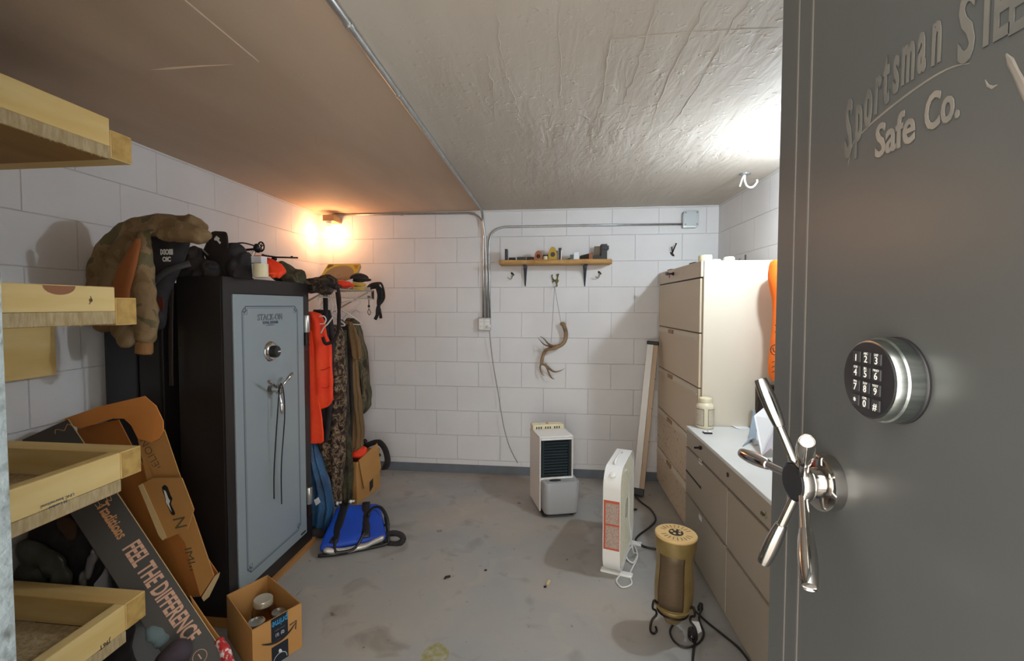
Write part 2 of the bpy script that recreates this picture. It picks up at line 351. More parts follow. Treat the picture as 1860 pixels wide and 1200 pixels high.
# low ridges and cracks of the right-hand ceiling plaster
def ridge(pts, r, h=.3):
    return [P(x, y, Z=ZC) for x, y in pts]
mb = MB()
for pts in ([(1182,0),(1172,70),(1112,70),(1096,170),(1080,225),(1068,290)], [(1190,0),(1160,115),(1130,190)], [(1285,0),(1255,65),(1225,120),(1180,230)],
            [(1420,50),(1260,58),(1105,72)], [(858,0),(872,60),(885,110),(895,160),(900,225)], [(898,0),(905,60),(920,130),(938,190),(950,225)],
            [(1014,0),(1016,80),(1018,150),(1016,200)], [(1360,0),(1310,80),(1260,170),(1215,230)]):
    s_ = spline([P(x, y, Z=ZC-.0005) for x, y in pts], 8)
    s_ = [p + Vector((noise.noise(p*18)*.012+noise.noise(p*60)*.004, 0, 0)) for p in s_]
    mb.tube(s_, [max(.0002, .0024*(1-abs(2*i/(len(s_)-1)-1)**4)*(.6+1.1*noise.noise(s_[i]*14))) for i in range(len(s_))], 6, flat=.5, up=(0,0,1))
struct('trim_3', mb, M['ceil'])
# ------------------------------------------------------------------ vault door
VX = .34
rt = root('vault_door', (VX+.04, .3, .0), 'tall grey steel vault door standing open along the right side', 'door')
s0 = VX+.004
mb = MB().box(VX, -.22, .03, VX+.09, .759, 2.05)
build('door_panel', mb, M['vault'], rt, bevel=.004)
mb = MB()
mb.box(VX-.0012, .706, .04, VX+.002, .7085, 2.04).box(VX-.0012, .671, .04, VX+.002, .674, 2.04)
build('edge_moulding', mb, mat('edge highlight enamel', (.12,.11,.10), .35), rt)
uD = Vector((0,-1,0)); vD = Vector((0,0,1))
V = lambda x, y: P(x, y, X=VX)
p = (V(1592,285)+V(1655,255))/2
def vtext(s, x0, y0, x1, y1, hpx, m, name='lettering', bold=.02, width=None):
    a, b = V(x0, y0), V(x1, y1); u = b-a; c = (a+b)/2
    sc = 850/abs(c.y); size = hpx/sc*1.35
    t = text(name, s, size, c, u, (0,0,1), M[m], rt, bold=size*bold)
    xs = [q.co.y for q in t.data.vertices]; wd = max(xs)-min(xs)
    k = abs(u.y)/wd; og = origin_of(rt); cc = c-og
    for q in t.data.vertices:
        d = q.co-cc; un = u.normalized(); along = d.dot(un); q.co = q.co + un*(along*(k-1))
    return t
def shear_text(t): pass
vtext('Safe', 1592, 262, 1664, 226, 58, 'letter')
vtext('Co.', 1682, 212, 1746, 180, 62, 'letter')
# arched upper line and big STEEL
for ch, x, y, h in (('S',1543,240,100),('p',1562,212,92),('o',1579,186,92),('r',1596,163,92),('t',1612,143,96),('s',1630,125,92),('m',1652,104,96),('a',1677,84,98),('n',1704,66,104)):
    c = V(x, y); size = h/(850/abs(c.y))*1.3
    text('lettering', ch, size, c, (0,-1,0), (0,0,1), M['faint'], rt, bold=size*.025, width=.30)
for ch, x, y, h in (('S',1758,55,130),('T',1795,30,120),('E',1822,18,115),('E',1850,8,112)):
    c = V(x, y); size = h/(850/abs(c.y))*1.2
    text('lettering', ch, size, c, (0,-1,0), (0,0,1), M['faint'], rt, bold=size*.02, width=.45)
sw = [V(x, y) for x, y in ((1541,300),(1549,262),(1575,232),(1602,208),(1640,178),(1690,143),(1730,122),(1762,115))]
mb = MB(); mb.tube([q+Vector((-.0003,0,0)) for q in spline(sw,5)], [.0003+.0010*math.sin(math.pi*i/35) for i in range(36)], 6, flat=.4, up=(1,0,0))
mb.tube([V(x,y)+Vector((-.0003,0,0)) for x,y in ((1828,98),(1836,112),(1846,132),(1860,160),(1880,200))], [.0008,.003,.0028,.0035,.0035], 6, flat=.2, up=(1,0,0))
mb.tube([V(x,y)+Vector((-.0003,0,0)) for x,y in ((1790,145),(1795,156),(1803,159),(1812,154))], [.0004,.0012,.0014,.0004], 6, flat=.3, up=(1,0,0))
build('painted_flourish', mb, M['letter'], rt)
# keypad
kc = V(1630, 690); k0 = kc
def disc(r, x0, x1, c, n=48): return MB().lathe([(r*.96, 0), (r, .001), (r, abs(x1-x0)-.002), (r*.97, abs(x1-x0))], (x0, c.y, c.z), (-1,0,0), n)
kr = .0398
b0 = build('keypad_base', MB().lathe([(kr*1.07,0),(kr*1.07,.002),(kr*1.05,.003),(kr*.9,.005)], (VX, kc.y, kc.z), (-1,0,0), 48), M['black'], rt, smooth='auto')
kb = build('keypad_housing', MB().lathe([(kr*1.03,.003),(kr*1.05,.006),(kr*1.05,.0165),(kr*1.01,.018),(kr*1.01,.0225),(kr*.97,.0260),(kr*.90,.0265)], (VX, kc.y, kc.z), (-1,0,0), 64), M['brushed'], rt, smooth='auto')
kf = build('keypad_face', MB().lathe([(kr*.93,.0255),(kr*.93,.0273),(kr*.1,.0275)], (VX, kc.y, kc.z), (-1,0,0), 48), M['black'], rt)
keys = ['1','2','3','4','5','6','7','8','9','*','0','#']; sub = ['','ABC','DEF','GHI','JKL','MNO','PRS','TUV','WXY','','OPR','']
M['keys'] = mat('black rubber keys', (.02,.02,.022), .6)
for i, ch in enumerate(keys):
    r_, c_ = divmod(i, 3); y = kc.y-(c_-1)*.0150; z = kc.z+.0215-(r_)*.0148
    k = build('key', MB().box(VX-.0292, y-.0058, z-.0056, VX-.0272, y+.0058, z+.0056), M['keys'], rt, bevel=.0008)
    text('digit', ch, .0098, (VX-.0292, y, z-.0015), (0,-1,0), (0,0,1), M['digit'], k, ext=.0001, bold=.0001, lift=.0002)
    if sub[i]: text('key_letters', sub[i], .0034, (VX-.0292, y, z+.0042), (0,-1,0), (0,0,1), M['digit'], k, ext=.0001, lift=.0002)
# five-spoke handle
hc = Vector((VX, .606, 1.185))
hub = build('handle_hub', MB().lathe([(.024,0),(.033,.001),(.034,.006),(.034,.016),(.031,.018),(.017,.019),(.017,.030),(.0235,.032),(.025,.036),(.025,.042),(.023,.0455),(.002,.044)], hc, (-1,-.10,0), 48), M['chrome'], rt, smooth='auto')
build('hub_emblem', MB().lathe([(.020,.0455),(.020,.0468),(.001,.0475)], hc, (-1,-.10,0), 40), M['black'], rt)
for k in range(5):
    a_ = -.0377+R(72*k); dy, dz = .124*math.cos(a_), .124*math.sin(a_)
    st = hc + Vector((-.032,0,0)); tip = Vector((.272+.107*dy-.026*dz, .602+dy, 1.1847+dz)); dv = tip-st; ln = dv.length; f_ = ln/.1185
    prof = [(.0052,.014),(.0052,.062),(.0066,.063),(.0072,.066),(.0082,.074),(.0092,.088),(.0094,.100),(.0086,.112),(.0078,.1185),(.0072,.1205),(.0066,.1200),(.0060,.1185),(.001,.1180)]
    build('spoke', MB().lathe([(r_, z*f_) for r_, z in prof], st, dv.normalized(), 24), M['chrome'], rt, smooth='auto')
# ------------------------------------------------------------------ conduits and boxes
def cond(pts, r, name, label, straps=()):
    t = root(name, (pts[0][0], pts[0][1], pts[0][2]), label, 'conduit')
    build('pipe', MB().tube(pts, r, 12), M['steel'], t, smooth=True)
    for q, dx in straps:
        q = Vector(q); s_ = MB()
        s_.lathe([(r*1.25,-.009),(r*1.25,.009)], q, dx, 14)
        build('strap', s_, M['steel'], t)
        o_ = Vector(dx).cross(Vector((0,1,0)) if abs(dx[1])<.5 else Vector((0,0,1))).normalized()
    return t
zc_ = ZC-.0125
cx = -.545; yb_ = YB-.014
def c3(x, y, Y=yb_): return P(x, y, Y=Y)
up = c3(886, 410)
pts = [(cx, .45, zc_), (cx, 1.2, zc_), (cx, 2.4, zc_), (cx, yb_-.12, zc_)] + [(cx, yb_-.12+.105*math.sin(R(t)), zc_-.105*(1-math.cos(R(t)))) for t in (30,60,80,90)]
pts += [c3(881,430), c3(884,500), c3(884,578)]
cond(pts, .0105, 'electrical_conduit', 'long grey conduit running along the ceiling towards the back wall', [((cx, y, zc_), (0,1,0)) for y in (1.24, 1.66, 2.36, 3.2)])
pts = [c3(604,390), c3(700,389), c3(850,387)] + [c3(*q) for q in ((862,389),(871,395),(877,405),(878,420),(878,500),(878,578))]
cond(pts, .0085, 'electrical_conduit', 'conduit from the lit bulb socket bending down to the outlet', [(c3(878,430), (0,0,1)), (c3(730,389), (1,0,0))])
pts = [c3(1242,407), c3(1060,409), c3(915,412)] + [c3(*q) for q in ((902,416),(893,424),(888.5,437),(888,460),(889,520),(890,578))]
cond(pts, .0085, 'electrical_conduit', 'conduit above the wall shelf leading to the square junction box', [(c3(1060,409), (1,0,0))])
def flatbox(x0, y0, x1, y1, d, Y=YB):
    a = P(x0, y0, Y=Y-d); b = P(x1, y1, Y=Y-d); return MB().box(a.x, Y-d, b.z, b.x, Y, a.z)
jb = P(1252,399,Y=YB)
t = root('junction_box', jb, 'square galvanised junction box high on the back wall', 'junction box')
build('box_body', flatbox(1241,387,1265,413,.045), M['steel'], t, bevel=.003)
mb = MB()
build('cover_plate', MB().box(jb.x-.052, YB-.049, jb.z-.055, jb.x+.056, YB-.0452, jb.z+.060), mat('dull zinc plate', (.42,.45,.46), .5, .5), t, bevel=.002)
for dx, dz in ((-.04,-.042),(.044,-.042),(-.04,.047),(.044,.047)):
    build('screw', MB().lathe([(.005,0),(.005,.002)], (jb.x+dx, YB-.049, jb.z+dz), (0,-1,0), 10), M['brass'], t)
ob = P(881,588,Y=YB)
t = root('wall_outlet', ob, 'double gang outlet box at the foot of the three conduits', 'outlet')
build('box_body', MB().box(ob.x-.052, YB-.045, ob.z-.052, ob.x+.050, YB, ob.z+.052), M['steel'], t, bevel=.004)
for k, dx in enumerate((-.026, .024)):
    f_ = build('receptacle', MB().box(ob.x+dx-.017, YB-.049, ob.z-.040, ob.x+dx+.017, YB-.045, ob.z+.040), M['white'], t, bevel=.003)
    for dz in (-.02, .02):
        build('socket_slots', MB().box(ob.x+dx-.007, YB-.0498, ob.z+dz-.006, ob.x+dx-.005, YB-.049, ob.z+dz+.006).box(ob.x+dx+.005, YB-.0498, ob.z+dz-.006, ob.x+dx+.007, YB-.049, ob.z+dz+.006), M['black'], f_)
# lamp with lit bulb
lb = P(597,393,Y=3.72)
t = root('wall_lamp', (BULB_W.x, YB, 2.10), 'bare lit bulb hanging from a metal box in the back left corner', 'lamp')
build('lamp_box', MB().box(BULB_W.x-.047, YB-.15, 2.085, BULB_W.x+.047, YB-.0, 2.135), mat('warm zinc box', (.35,.25,.15), .45, .6), t, bevel=.003)
build('bulb_socket', MB().lathe([(.022,0),(.022,-.02),(.018,-.03),(.016,-.045)], (BULB_W.x, BULB_W.y, 2.085), (0,0,1), 20), M['white'], t)
bu = build('bulb', MB().lathe([(.012,-.045),(.016,-.055),(.026,-.08),(.030,-.10),(.026,-.12),(.012,-.132),(.001,-.134)], (BULB_W.x, BULB_W.y, 2.085), (0,0,1), 20), mat('lit warm bulb', (1,.8,.5), .4, emit=(1,.46,.19), estr=62), t, smooth=True)
bu.visible_shadow = True
def unshade(o): pass
t = root('ceiling_lamp', (BULB_C.x, BULB_C.y, ZC-.02), 'bare daylight bulb in a ceiling socket beside the right wall', 'lamp')
build('lamp_base', MB().lathe([(.05,0),(.05,-.02),(.03,-.032),(.022,-.05),(.020,-.10)], (BULB_C.x, BULB_C.y, ZC), (0,0,1), 24), M['white'], t)
build('bulb_light_shield', MB().lathe([(.014,-.10),(.018,-.105),(.036,-.140),(.034,-.143),(.001,-.143)], (BULB_C.x, BULB_C.y, ZC), (0,0,1), 24), M['white'], t, smooth='auto')  # unseen collar added to keep the bulb's light off the ceiling
build('bulb', MB().lathe([(.026,-.1435),(.030,-.152),(.029,-.165),(.024,-.178),(.014,-.187),(.001,-.191)], (BULB_C.x, BULB_C.y, ZC), (0,0,1), 20), mat('lit daylight bulb', (1,1,1), .4, emit=(.82,.92,1), estr=590), t, smooth=True)
# ------------------------------------------------------------------ wall shelf
def wp(x, y, Y=3.62): return P(x, y, Y=Y)
SZ = wp(900, 472, 3.60).z
sl = P(906,476,Y=3.60).x; sr = P(1113,476,Y=3.60).x
t = root('wall_shelf', ((sl+sr)/2, YB, SZ), 'rough live-edge board shelf on two brackets high on the back wall', 'shelf')
M['slab'] = wood('live edge board', (.60,.36,.13), (.42,.22,.07), 'X', 16)
rings = []
for i in range(41):
    x = sl+(sr-sl)*i/40; fy = 3.60+.018*noise.noise(Vector((x*6,0,0)))+.010*noise.noise(Vector((x*20,3,0))); dz = .012*noise.noise(Vector((x*9,5,0)))
    if i > 37: fy += .012*(i-37)
    rings.append([Vector((x, YB, SZ)), Vector((x, fy+.012, SZ)), Vector((x, fy, SZ-.010+dz)), Vector((x, fy+.006, SZ-.024)), Vector((x, fy+.014, SZ-.032)), Vector((x, YB, SZ-.032))])
mb = MB(); mb.loft(rings); build('shelf_board', mb, M['slab'], t)
for bx in (953, 1064):
    q = P(bx, 490, Y=3.7); mb = MB(); zt = SZ-.032; lo = P(bx, 520, Y=YB).z
    mb.loft([[Vector((q.x-.016, YB-.003, zt)), Vector((q.x+.016, YB-.003, zt)), Vector((q.x+.016, YB, zt)), Vector((q.x-.016, YB, zt))],
             [Vector((q.x-.004, YB-.003, lo)), Vector((q.x+.004, YB-.003, lo)), Vector((q.x+.004, YB, lo)), Vector((q.x-.004, YB, lo))]])
    mb.tube([(q.x, 3.66, zt-.006), (q.x, 3.72, zt-.012), (q.x, 3.77, zt-.05), (q.x, YB-.004, lo+.01)], [.011,.013,.011,.004], 10)
    mb.box(q.x-.014, 3.645, zt-.003, q.x+.014, YB, zt)
    build('bracket', mb, mat('gunmetal', (.06,.07,.09), .4, .7), t)
def onshelf(name, x0, x1, ytop, m, label, cat, depth=.05, Y=3.66, bev=.002):
    a = P(x0, 450, Y=Y); b = P(x1, 450, Y=Y); zt = P(x0, ytop, Y=Y).z
    mb = MB().box(a.x, Y, SZ+.0005, b.x, Y+depth, max(zt, SZ+.008)); return mb, a, b, zt
def sbox(name, x0, x1, yt, m, label, cat, depth=.05, Y=3.66, bev=.002):
    mb, a, b, zt = onshelf(name, x0, x1, yt, m, label, cat, depth, Y)
    return top(build(name, mb, M[m], bevel=bev), label, cat)
sbox('ammunition_box', 917, 921.5, 452, 'black', 'narrow black upright box at the left end of the wall shelf', 'box', .08)
sbox('pocket_tool', 924, 936, 467.5, 'iron', 'flat dark tool lying right of the narrow upright box', 'tool')
sbox('knife_case', 939, 955, 466.5, 'black', 'long flat black case lying on the wall shelf, left one', 'case')
sbox('knife_case', 957, 970, 466.5, 'iron', 'flat dark case lying beside the orange tape measure', 'case')
def dshape(name, x0, x1, yt, m, label, hubm):
    a = P(x0, 450, Y=3.66); b = P(x1, 450, Y=3.66); zt = P(x0, yt, Y=3.66).z; h = zt-SZ; w_ = b.x-a.x
    pr = [(a.x, SZ+.0005)] + [(a.x+w_*(.5-.5*math.cos(R(t_))), SZ+h*.35+h*.65*math.sin(R(t_))) for t_ in range(0, 181, 15)] + [(b.x, SZ+.0005)]
    t_ = root(name, (a.x+w_/2, 3.68, SZ), label, 'tape measure')
    build('case', MB().prism([Vector((p[0], 3.66, p[1])) for p in pr], (0,.045,0)), M[m], t_, bevel=.002)
    build('centre_disc', MB().lathe([(w_*.27,0),(w_*.25,.002)], (a.x+w_/2, 3.66, SZ+h*.42), (0,-1,0), 20), M[hubm], t_)
dshape('tape_measure', 971, 985, 455, 'dorange', 'small orange tape measure on the wall shelf', 'iron')
dshape('tape_measure', 996, 1012, 448, 'dyellow', 'large yellow and black tape measure standing on the wall shelf', 'black')
t = root('glass_jar', P(990, 466, Y=3.68), 'small clear jar with a dark lid on the wall shelf', 'jar'); q = P(991, 466, Y=3.68)
build('jar_body', MB().lathe([(.018,0),(.020,.004),(.020,.028),(.017,.032)], (q.x, 3.68, SZ+.0005), (0,0,1), 16), M['cream'], t)
build('lid', MB().lathe([(.019,.032),(.019,.042)], (q.x, 3.68, SZ), (0,0,1), 16), M['iron'], t)
sbox('ammunition_box', 1006, 1013, 455, 'iron', 'dark box half behind the yellow tape measure', 'box', .05, 3.672)
t = sbox('folding_knife', 1014.5, 1020, 450, 'black', 'upright dark green and steel case right of the yellow tape measure', 'case')
build('steel_edge', MB().box(P(1020,455,Y=3.658).x-.004, 3.6575, SZ+.003, P(1020,455,Y=3.658).x, 3.659, SZ+.075), M['nickel'], t)
mb = MB(); q0 = P(1024,468,Y=3.66); q1 = P(1036,463,Y=3.66)
mb.loft([[Vector((q0.x, y, SZ+.001)) for y in (3.66,3.67,3.68)], [Vector((q1.x, 3.66, SZ+.001)), Vector((q1.x, 3.67, SZ+.016)), Vector((q1.x, 3.68, SZ+.001))], [Vector((q1.x+.015, 3.66, SZ+.001)), Vector((q1.x+.015, 3.67, SZ+.012)), Vector((q1.x+.015, 3.68, SZ+.001))]])
top(build('cloth_scrap', mb, M['olive']), 'small crumpled olive scrap of cloth on the wall shelf', 'cloth')
t = sbox('small_carton', 1042, 1052, 458, 'paper', 'small pale blue and white carton on the wall shelf', 'carton')
build('dark_panel', MB().box(P(1036,462,Y=3.66).x, 3.661, SZ+.001, P(1042,462,Y=3.66).x, 3.70, SZ+.040), mat('blue green card', (.06,.12,.13), .6), t)
mb = MB(); a = P(1054,462,Y=3.66); b = P(1077,462,Y=3.66)
mb.prism([Vector((a.x,3.66,SZ+.0005)), Vector((b.x,3.66,SZ+.0005)), Vector((b.x,3.66,SZ+.055)), Vector((a.x,3.66,SZ+.032))], (0,.06,0))
t = top(build('shell_box', mb, M['darkcloth'], bevel=.002), 'slanted red brown shell box lying on the wall shelf', 'box')
build('box_end', MB().box(b.x-.03, 3.6585, SZ+.004, b.x-.001, 3.66, SZ+.048), mat('copper card', (.28,.09,.03), .5), t)
sbox('battery_case', 1077, 1092, 464, 'black', 'low black block at the right end of the wall shelf', 'case', .06)
t = sbox('battery_charger', 1092, 1103, 443, 'black', 'tall black charger block at the right end of the wall shelf', 'charger', .09)
a = P(1103,450,Y=3.66)
build('charger_top', MB().box(a.x-.044, 3.655, SZ+.075, a.x+.012, 3.74, SZ+.105), M['black'], t, bevel=.002)
sbox('grey_carton', 1080, 1091.5, 447, 'desk', 'grey carton behind the black charger on the wall shelf', 'carton', .04, 3.74)
# ------------------------------------------------------------------ hooks
def hook(x, y, flip, label, m='iron', sc=1.0):
    q = P(x, y, Y=YB); t = root('coat_hook', (q.x, YB, q.z), label, 'hook')
    build('back_plate', MB().lathe([(.009*sc,0),(.009*sc,.004),(.004,.006)], (q.x, YB, q.z+.012*sc), (0,-1,0), 16, 1.0, 2.0), M[m], t)
    build('prong', MB().tube(spline([(q.x, YB-.004, q.z+.01*sc), (q.x+flip*.004, YB-.02, q.z-.02*sc), (q.x+flip*.018*sc, YB-.04, q.z-.032*sc), (q.x+flip*.036*sc, YB-.05, q.z-.018*sc)]), .0045*sc, 8), M['nickel' if m == 'iron' else m], t, smooth=True)
    return t
hook(931, 500, -1, 'small hook with dark plate under the left end of the wall shelf')
hook(1089, 498, -1, 'small hook with dark plate under the right end of the wall shelf')
q = P(1221, 457, Y=YB); t = root('coat_hook', (q.x, YB, q.z), 'dark double coat hook on the wall above the tall cabinet', 'hook')
build('back_plate', MB().lathe([(.009,0),(.009,.004),(.004,.006)], (q.x, YB, q.z-.02), (0,-1,0), 16, 1.0, 2.4), M['iron'], t)
build('upper_prong', MB().tube(spline([(q.x, YB-.004, q.z-.01), (q.x+.004, YB-.03, q.z+.015), (q.x+.014, YB-.05, q.z+.05), (q.x+.016, YB-.05, q.z+.056)]), [.005]*18+[.007], 8), M['iron'], t, smooth=True)
build('lower_prong', MB().tube(spline([(q.x, YB-.004, q.z), (q.x-.010, YB-.03, q.z+.012), (q.x-.014, YB-.035, q.z+.035)]), .004, 8), M['iron'], t, smooth=True)
# deer shaped hook carrying the antler
q = P(1007, 509, Y=YB-.006); t = root('ornamental_hook', (q.x, YB, q.z), 'aged brass hook shaped like a leaping animal above the antler', 'hook')
def dq(x, y): return P(x, y, Y=YB-.008)
mb = MB(); 
for pts, rr in (([(1003,502),(1005,508),(1010,510)], [.008,.012,.014]), ([(1002,502),(1003,499),(1006,500)], [.007,.007,.003]), ([(1010,512),(1013,504),(1011,497)], [.012,.008,.004]), ([(1011,500),(1015,497),(1014,503)], [.005,.006,.004]), ([(1009,509),(1013,512),(1015,508)], [.010,.009,.004]), ([(1005,508),(1004,515)], [.009,.004]), ([(1010,511),(1012,518),(1011,521)], [.011,.008,.005])):
    mb.tube(spline([dq(*p) for p in pts], 4), [rr[min(int(i/(4*(len(rr)-1)+1)*len(rr)), len(rr)-1)] for i in range(4*(len(pts)-1)+1)], 8, flat=.6)
build('figure', mb, M['brass'], t, smooth=True, remesh=.0035)
b0 = dq(1010,519); build('prong', MB().tube(spline([b0, b0+Vector((-.01,-.025,-.012)), b0+Vector((-.018,-.035,-.006)), b0+Vector((-.02,-.036,.01))]), .004, 8), M['nickel'], t, smooth=True)
# antler
Ya = YB-.05
def A(x, y, d=0): return P(x, y, Y=Ya-d)
t = root('deer_antler', A(1000,640), 'forked brown deer antler hanging by a string from the brass hook', 'antler')
mb = MB()
def tine(pts, r0, r1, mid=None):
    s_ = spline(pts, 6); n = len(s_)-1
    mb.tube(s_, [r0+(r1-r0)*(i/n)**1.3 for i in range(n+1)], 10)
tine([A(1022,587), A(1028,605), A(1024,622,.01), A(1010,631,.02), A(992,636,.01), A(985,650), A(983,660)], .017, .012)
tine([A(983,660), A(992,665,.02), A(998,680,.02), A(1003,687), A(1008,688)], .010, .002)
tine([A(990,661,.01), A(1004,674), A(1015,674), A(1026,669)], .010, .002)
tine([A(986,652), A(981,667), A(984,678), A(990,683)], .009, .002)
tine([A(1008,630,.02), A(996,624,.04), A(988,615,.05), A(980,610,.05)], .009, .002)
tine([A(1015,627,.01), A(1000,628), A(988,625,.05), A(976,612,.0)], .010, .002)
tine([A(1016,628,.02), A(1000,627,.05), A(988,627,.07)], .008, .002)
mb.ball(A(1022,588), .024, .02, .016)
build('antler_beam', mb, M['antler'], t, smooth=True, remesh=.0035)
mb = MB(); h0 = b0+Vector((-.012,-.03,-.008))
mb.tube([h0, A(1019,587,.012)], .0014, 5).tube([h0, A(1001,622,.045)], .0014, 5)
build('string', mb, mat('grey string', (.16,.14,.12), .8), t)
# ceiling hook
q = P(1353,315,Z=ZC); t = root('ceiling_hook', q, 'white double hook screwed to the ceiling near the right wall', 'hook')
build('base_plate', MB().lathe([(.03,0),(.03,-.008),(.015,-.012)], q, (0,0,1), 20), M['steel'], t)
build('prong', MB().tube(spline([q+Vector((0,0,-.01)), q+Vector((0,0,-.04)), q+Vector((.01,-.01,-.075)), q+Vector((.035,-.02,-.085)), q+Vector((.055,-.03,-.06)), q+Vector((.055,-.03,-.045))]), .006, 8), M['white'], t, smooth=True)
build('prong', MB().tube(spline([q+Vector((-.005,0,-.01)), q+Vector((-.02,-.01,-.04)), q+Vector((-.035,-.02,-.08))]), .005, 8), M['white'], t, smooth=True)
# ================================================================== right side
CX = .845; CT = 1.650
t = root('filing_cabinet', (1.05, 3.28, 0), 'tall five-drawer putty coloured lateral filing cabinet against the back wall', 'cabinet')
build('cabinet_body', MB().box(CX+.012, 2.76, .0, XR-.03, 3.79, CT), M['cab'], t, bevel=.003)
tops = [P(1199, y, X=CX).z for y in (524,)]
# drawer heights from the photograph's far edge: seams
y0, y1 = 2.775, 3.78
seams = [CT-.095, 1.24, .925, .61, .30, .03]
M['cabrust'] = mat('rust speckled enamel', (.61,.50,.37), .5, color2=(.22,.10,.04), nscale=38, ndetail=8, ramp=(.60,.68))  # rust specks over a base with the warm light painted in
for i in range(5):
    zt, zb = seams[i], seams[i+1]
    d = build('drawer', MB().box(CX-.004, y0, zb+.003, CX+.012, y1, zt-.003), M['cabrust'] if i >= 3 else M['cabfront'], t, bevel=.003)
    if i > 0:
        # recessed pull with label holder along the drawer's upper edge
        build('drawer_pull', MB().box(CX-.010, y0+.02, zt-.042, CX-.0045, y1-.01, zt-.036).box(CX-.006, y0+.02, zt-.036, CX-.0045, y1-.01, zt-.010), M['cab'], d, bevel=.001)
        build('label_holder', MB().box(CX-.0125, 3.33, zt-.038, CX-.0062, 3.45, zt-.012), mat('tan label holder', (.30,.19,.10), .5), d)
build('drawer_gap', MB().box(CX+.001, y0+.004, .03, CX+.0118, y1-.004, CT-.09), M['seam'], t)
build('top_rail', MB().box(CX-.004, y0-.01, CT-.090, CX+.012, y1, CT), M['cabfront'], t, bevel=.003)
q = P(1224, 497, X=CX-.004)
lk = build('lock', MB().lathe([(.011,0),(.011,.010),(.008,.013)], q, (-1,0,0), 16), M['iron'], t)
build('key', MB().box(q.x-.04, q.y-.002, q.z-.006, q.x-.012, q.y+.002, q.z+.006).lathe([(.012,-.002),(.012,.002)], (q.x-.045, q.y, q.z), (0,1,0), 12), M['iron'], lk)
build('red_key_tag', MB().lathe([(.016,0),(.016,.003)], (q.x-.02, q.y+.035, q.z-.012), (-1,0,0), 16), M['red'], lk)
# things on top of the tall cabinet
def ontop(x, y): return P(x, y, Z=CT)
q = Vector((1.0, 2.93, CT)); qx = P(1281, 467, Y=2.9); q = Vector((qx.x, 2.9, CT+.0005))
t = root('tape_roll', q, 'pale yellow tape roll on top of the tall cabinet, left of the white cap', 'tape')
build('roll', MB().lathe([(.036,0),(.038,.003),(.038,.040),(.036,.043),(.019,.043),(.018,.038),(.018,.004)], q, (0,0,1), 28), M['cream'], t, smooth='auto')
build('inner_core', MB().lathe([(.018,.001),(.018,.0435),(.016,.0435),(.016,.001)], q, (0,0,1), 20), M['card'], t)
qx = P(1324, 467, Y=2.83); q = Vector((qx.x, 2.83, CT+.0005))
t = root('jar_lid', q, 'round white ribbed cap lying on top of the tall cabinet', 'lid')
build('rim', MB().lathe([(.030,0),(.031,.002),(.031,.018),(.028,.023)], q, (0,0,1), 28), M['white'], t, smooth='auto')
build('cap_top', MB().lathe([(.028,.0235),(.025,.026),(.002,.026)], q, (0,0,1), 24), M['cream'], t)
qx = P(1303, 470, Y=2.86); q = Vector((qx.x, 2.88, CT+.0005)); top(build('cleaning_pad', MB().lathe([(.028,0),(.030,.006),(.024,.017),(.002,.019)], q, (0,0,1), 18), M['cabtop'], smooth=True), 'small grey rounded pad between tape roll and white cap', 'pad')
qx = P(1354, 467, Y=2.80); top(build('upright_clip', MB().tube([(qx.x, 2.80, CT+.003), (qx.x, 2.80, CT+.034)], .0045, 8).box(qx.x-.012, 2.79, CT+.0005, qx.x+.012, 2.81, CT+.005), M['black']), 'small black upright clip on the cabinet top', 'clip')
qx = P(1341, 470, Y=2.82); top(build('black_bolt', MB().lathe([(.006,0),(.008,.002),(.008,.006),(.003,.008),(.003,.012)], (qx.x, 2.80, CT+.0005), (0,0,1), 10), M['black']), 'tiny black bolt on the cabinet top beside the clip', 'bolt')
for x_, y_, lab in ((1250, 3.0, 'flat grey strip lying on the cabinet top near the front edge'), (1212, 3.55, 'flat dark strip lying on the cabinet top near the back wall')):
    qx = P(x_, 480, Y=y_); top(build('metal_strip', MB().box(CX+.012, y_-.05, CT+.0005, CX+.03, y_+.05, CT+.010), M['iron']), lab, 'strip')
# orange garment hanging on the far side near the vault door
t = root('orange_vest', (1.17, 2.68, 1.0), 'bright orange vest with black lettering hanging beside the tall cabinet', 'vest')
rings = []
prof = [(1404,470,1440),(1401,480,1450),(1397,500,1450),(1399,515,1450),(1404,530,1450),(1408,545,1450),(1406,590,1450),(1403,620,1450),(1399,650,1450),(1398,672,1450),(1402,690,1450),(1408,695,1450)]
for xl, y, xr in prof:
    a = P(xl, y, Y=2.60); b = P(xr, y, Y=2.60); c = (a+b)/2; hw = (b.x-a.x)/2
    rings.append([Vector((c.x+hw*math.cos(R(k*22.5)), 2.62+.05*math.sin(R(k*22.5)), c.z)) for k in range(16)])
mb = MB(); mb.loft(rings); mb.crumple(.006, 14, 2); build('vest_body', mb, M['orangebright'], t, smooth=True, subd=1)
mb = MB(); c_ = P(1407, 635, Y=2.565)
mb.tube([c_+Vector((.020*math.cos(R(k*30)), 0, .026*math.sin(R(k*30)))) for k in range(12)], .0022, 6, closed=True)
mb.tube(spline([c_+Vector((-.01,0,.01)), c_+Vector((0,0,-.012)), c_+Vector((.014,0,.004))]), .002, 6)
for k in range(3): mb.tube([P(1402,658+k*9,Y=2.565), P(1409,655+k*9,Y=2.565), P(1414,659+k*9,Y=2.565)], .002, 6)
for k in range(2): mb.tube([P(1408,590+k*12,Y=2.565), P(1414,596+k*12,Y=2.565)], .002, 6)
build('lettering', mb, M['ink'], t)
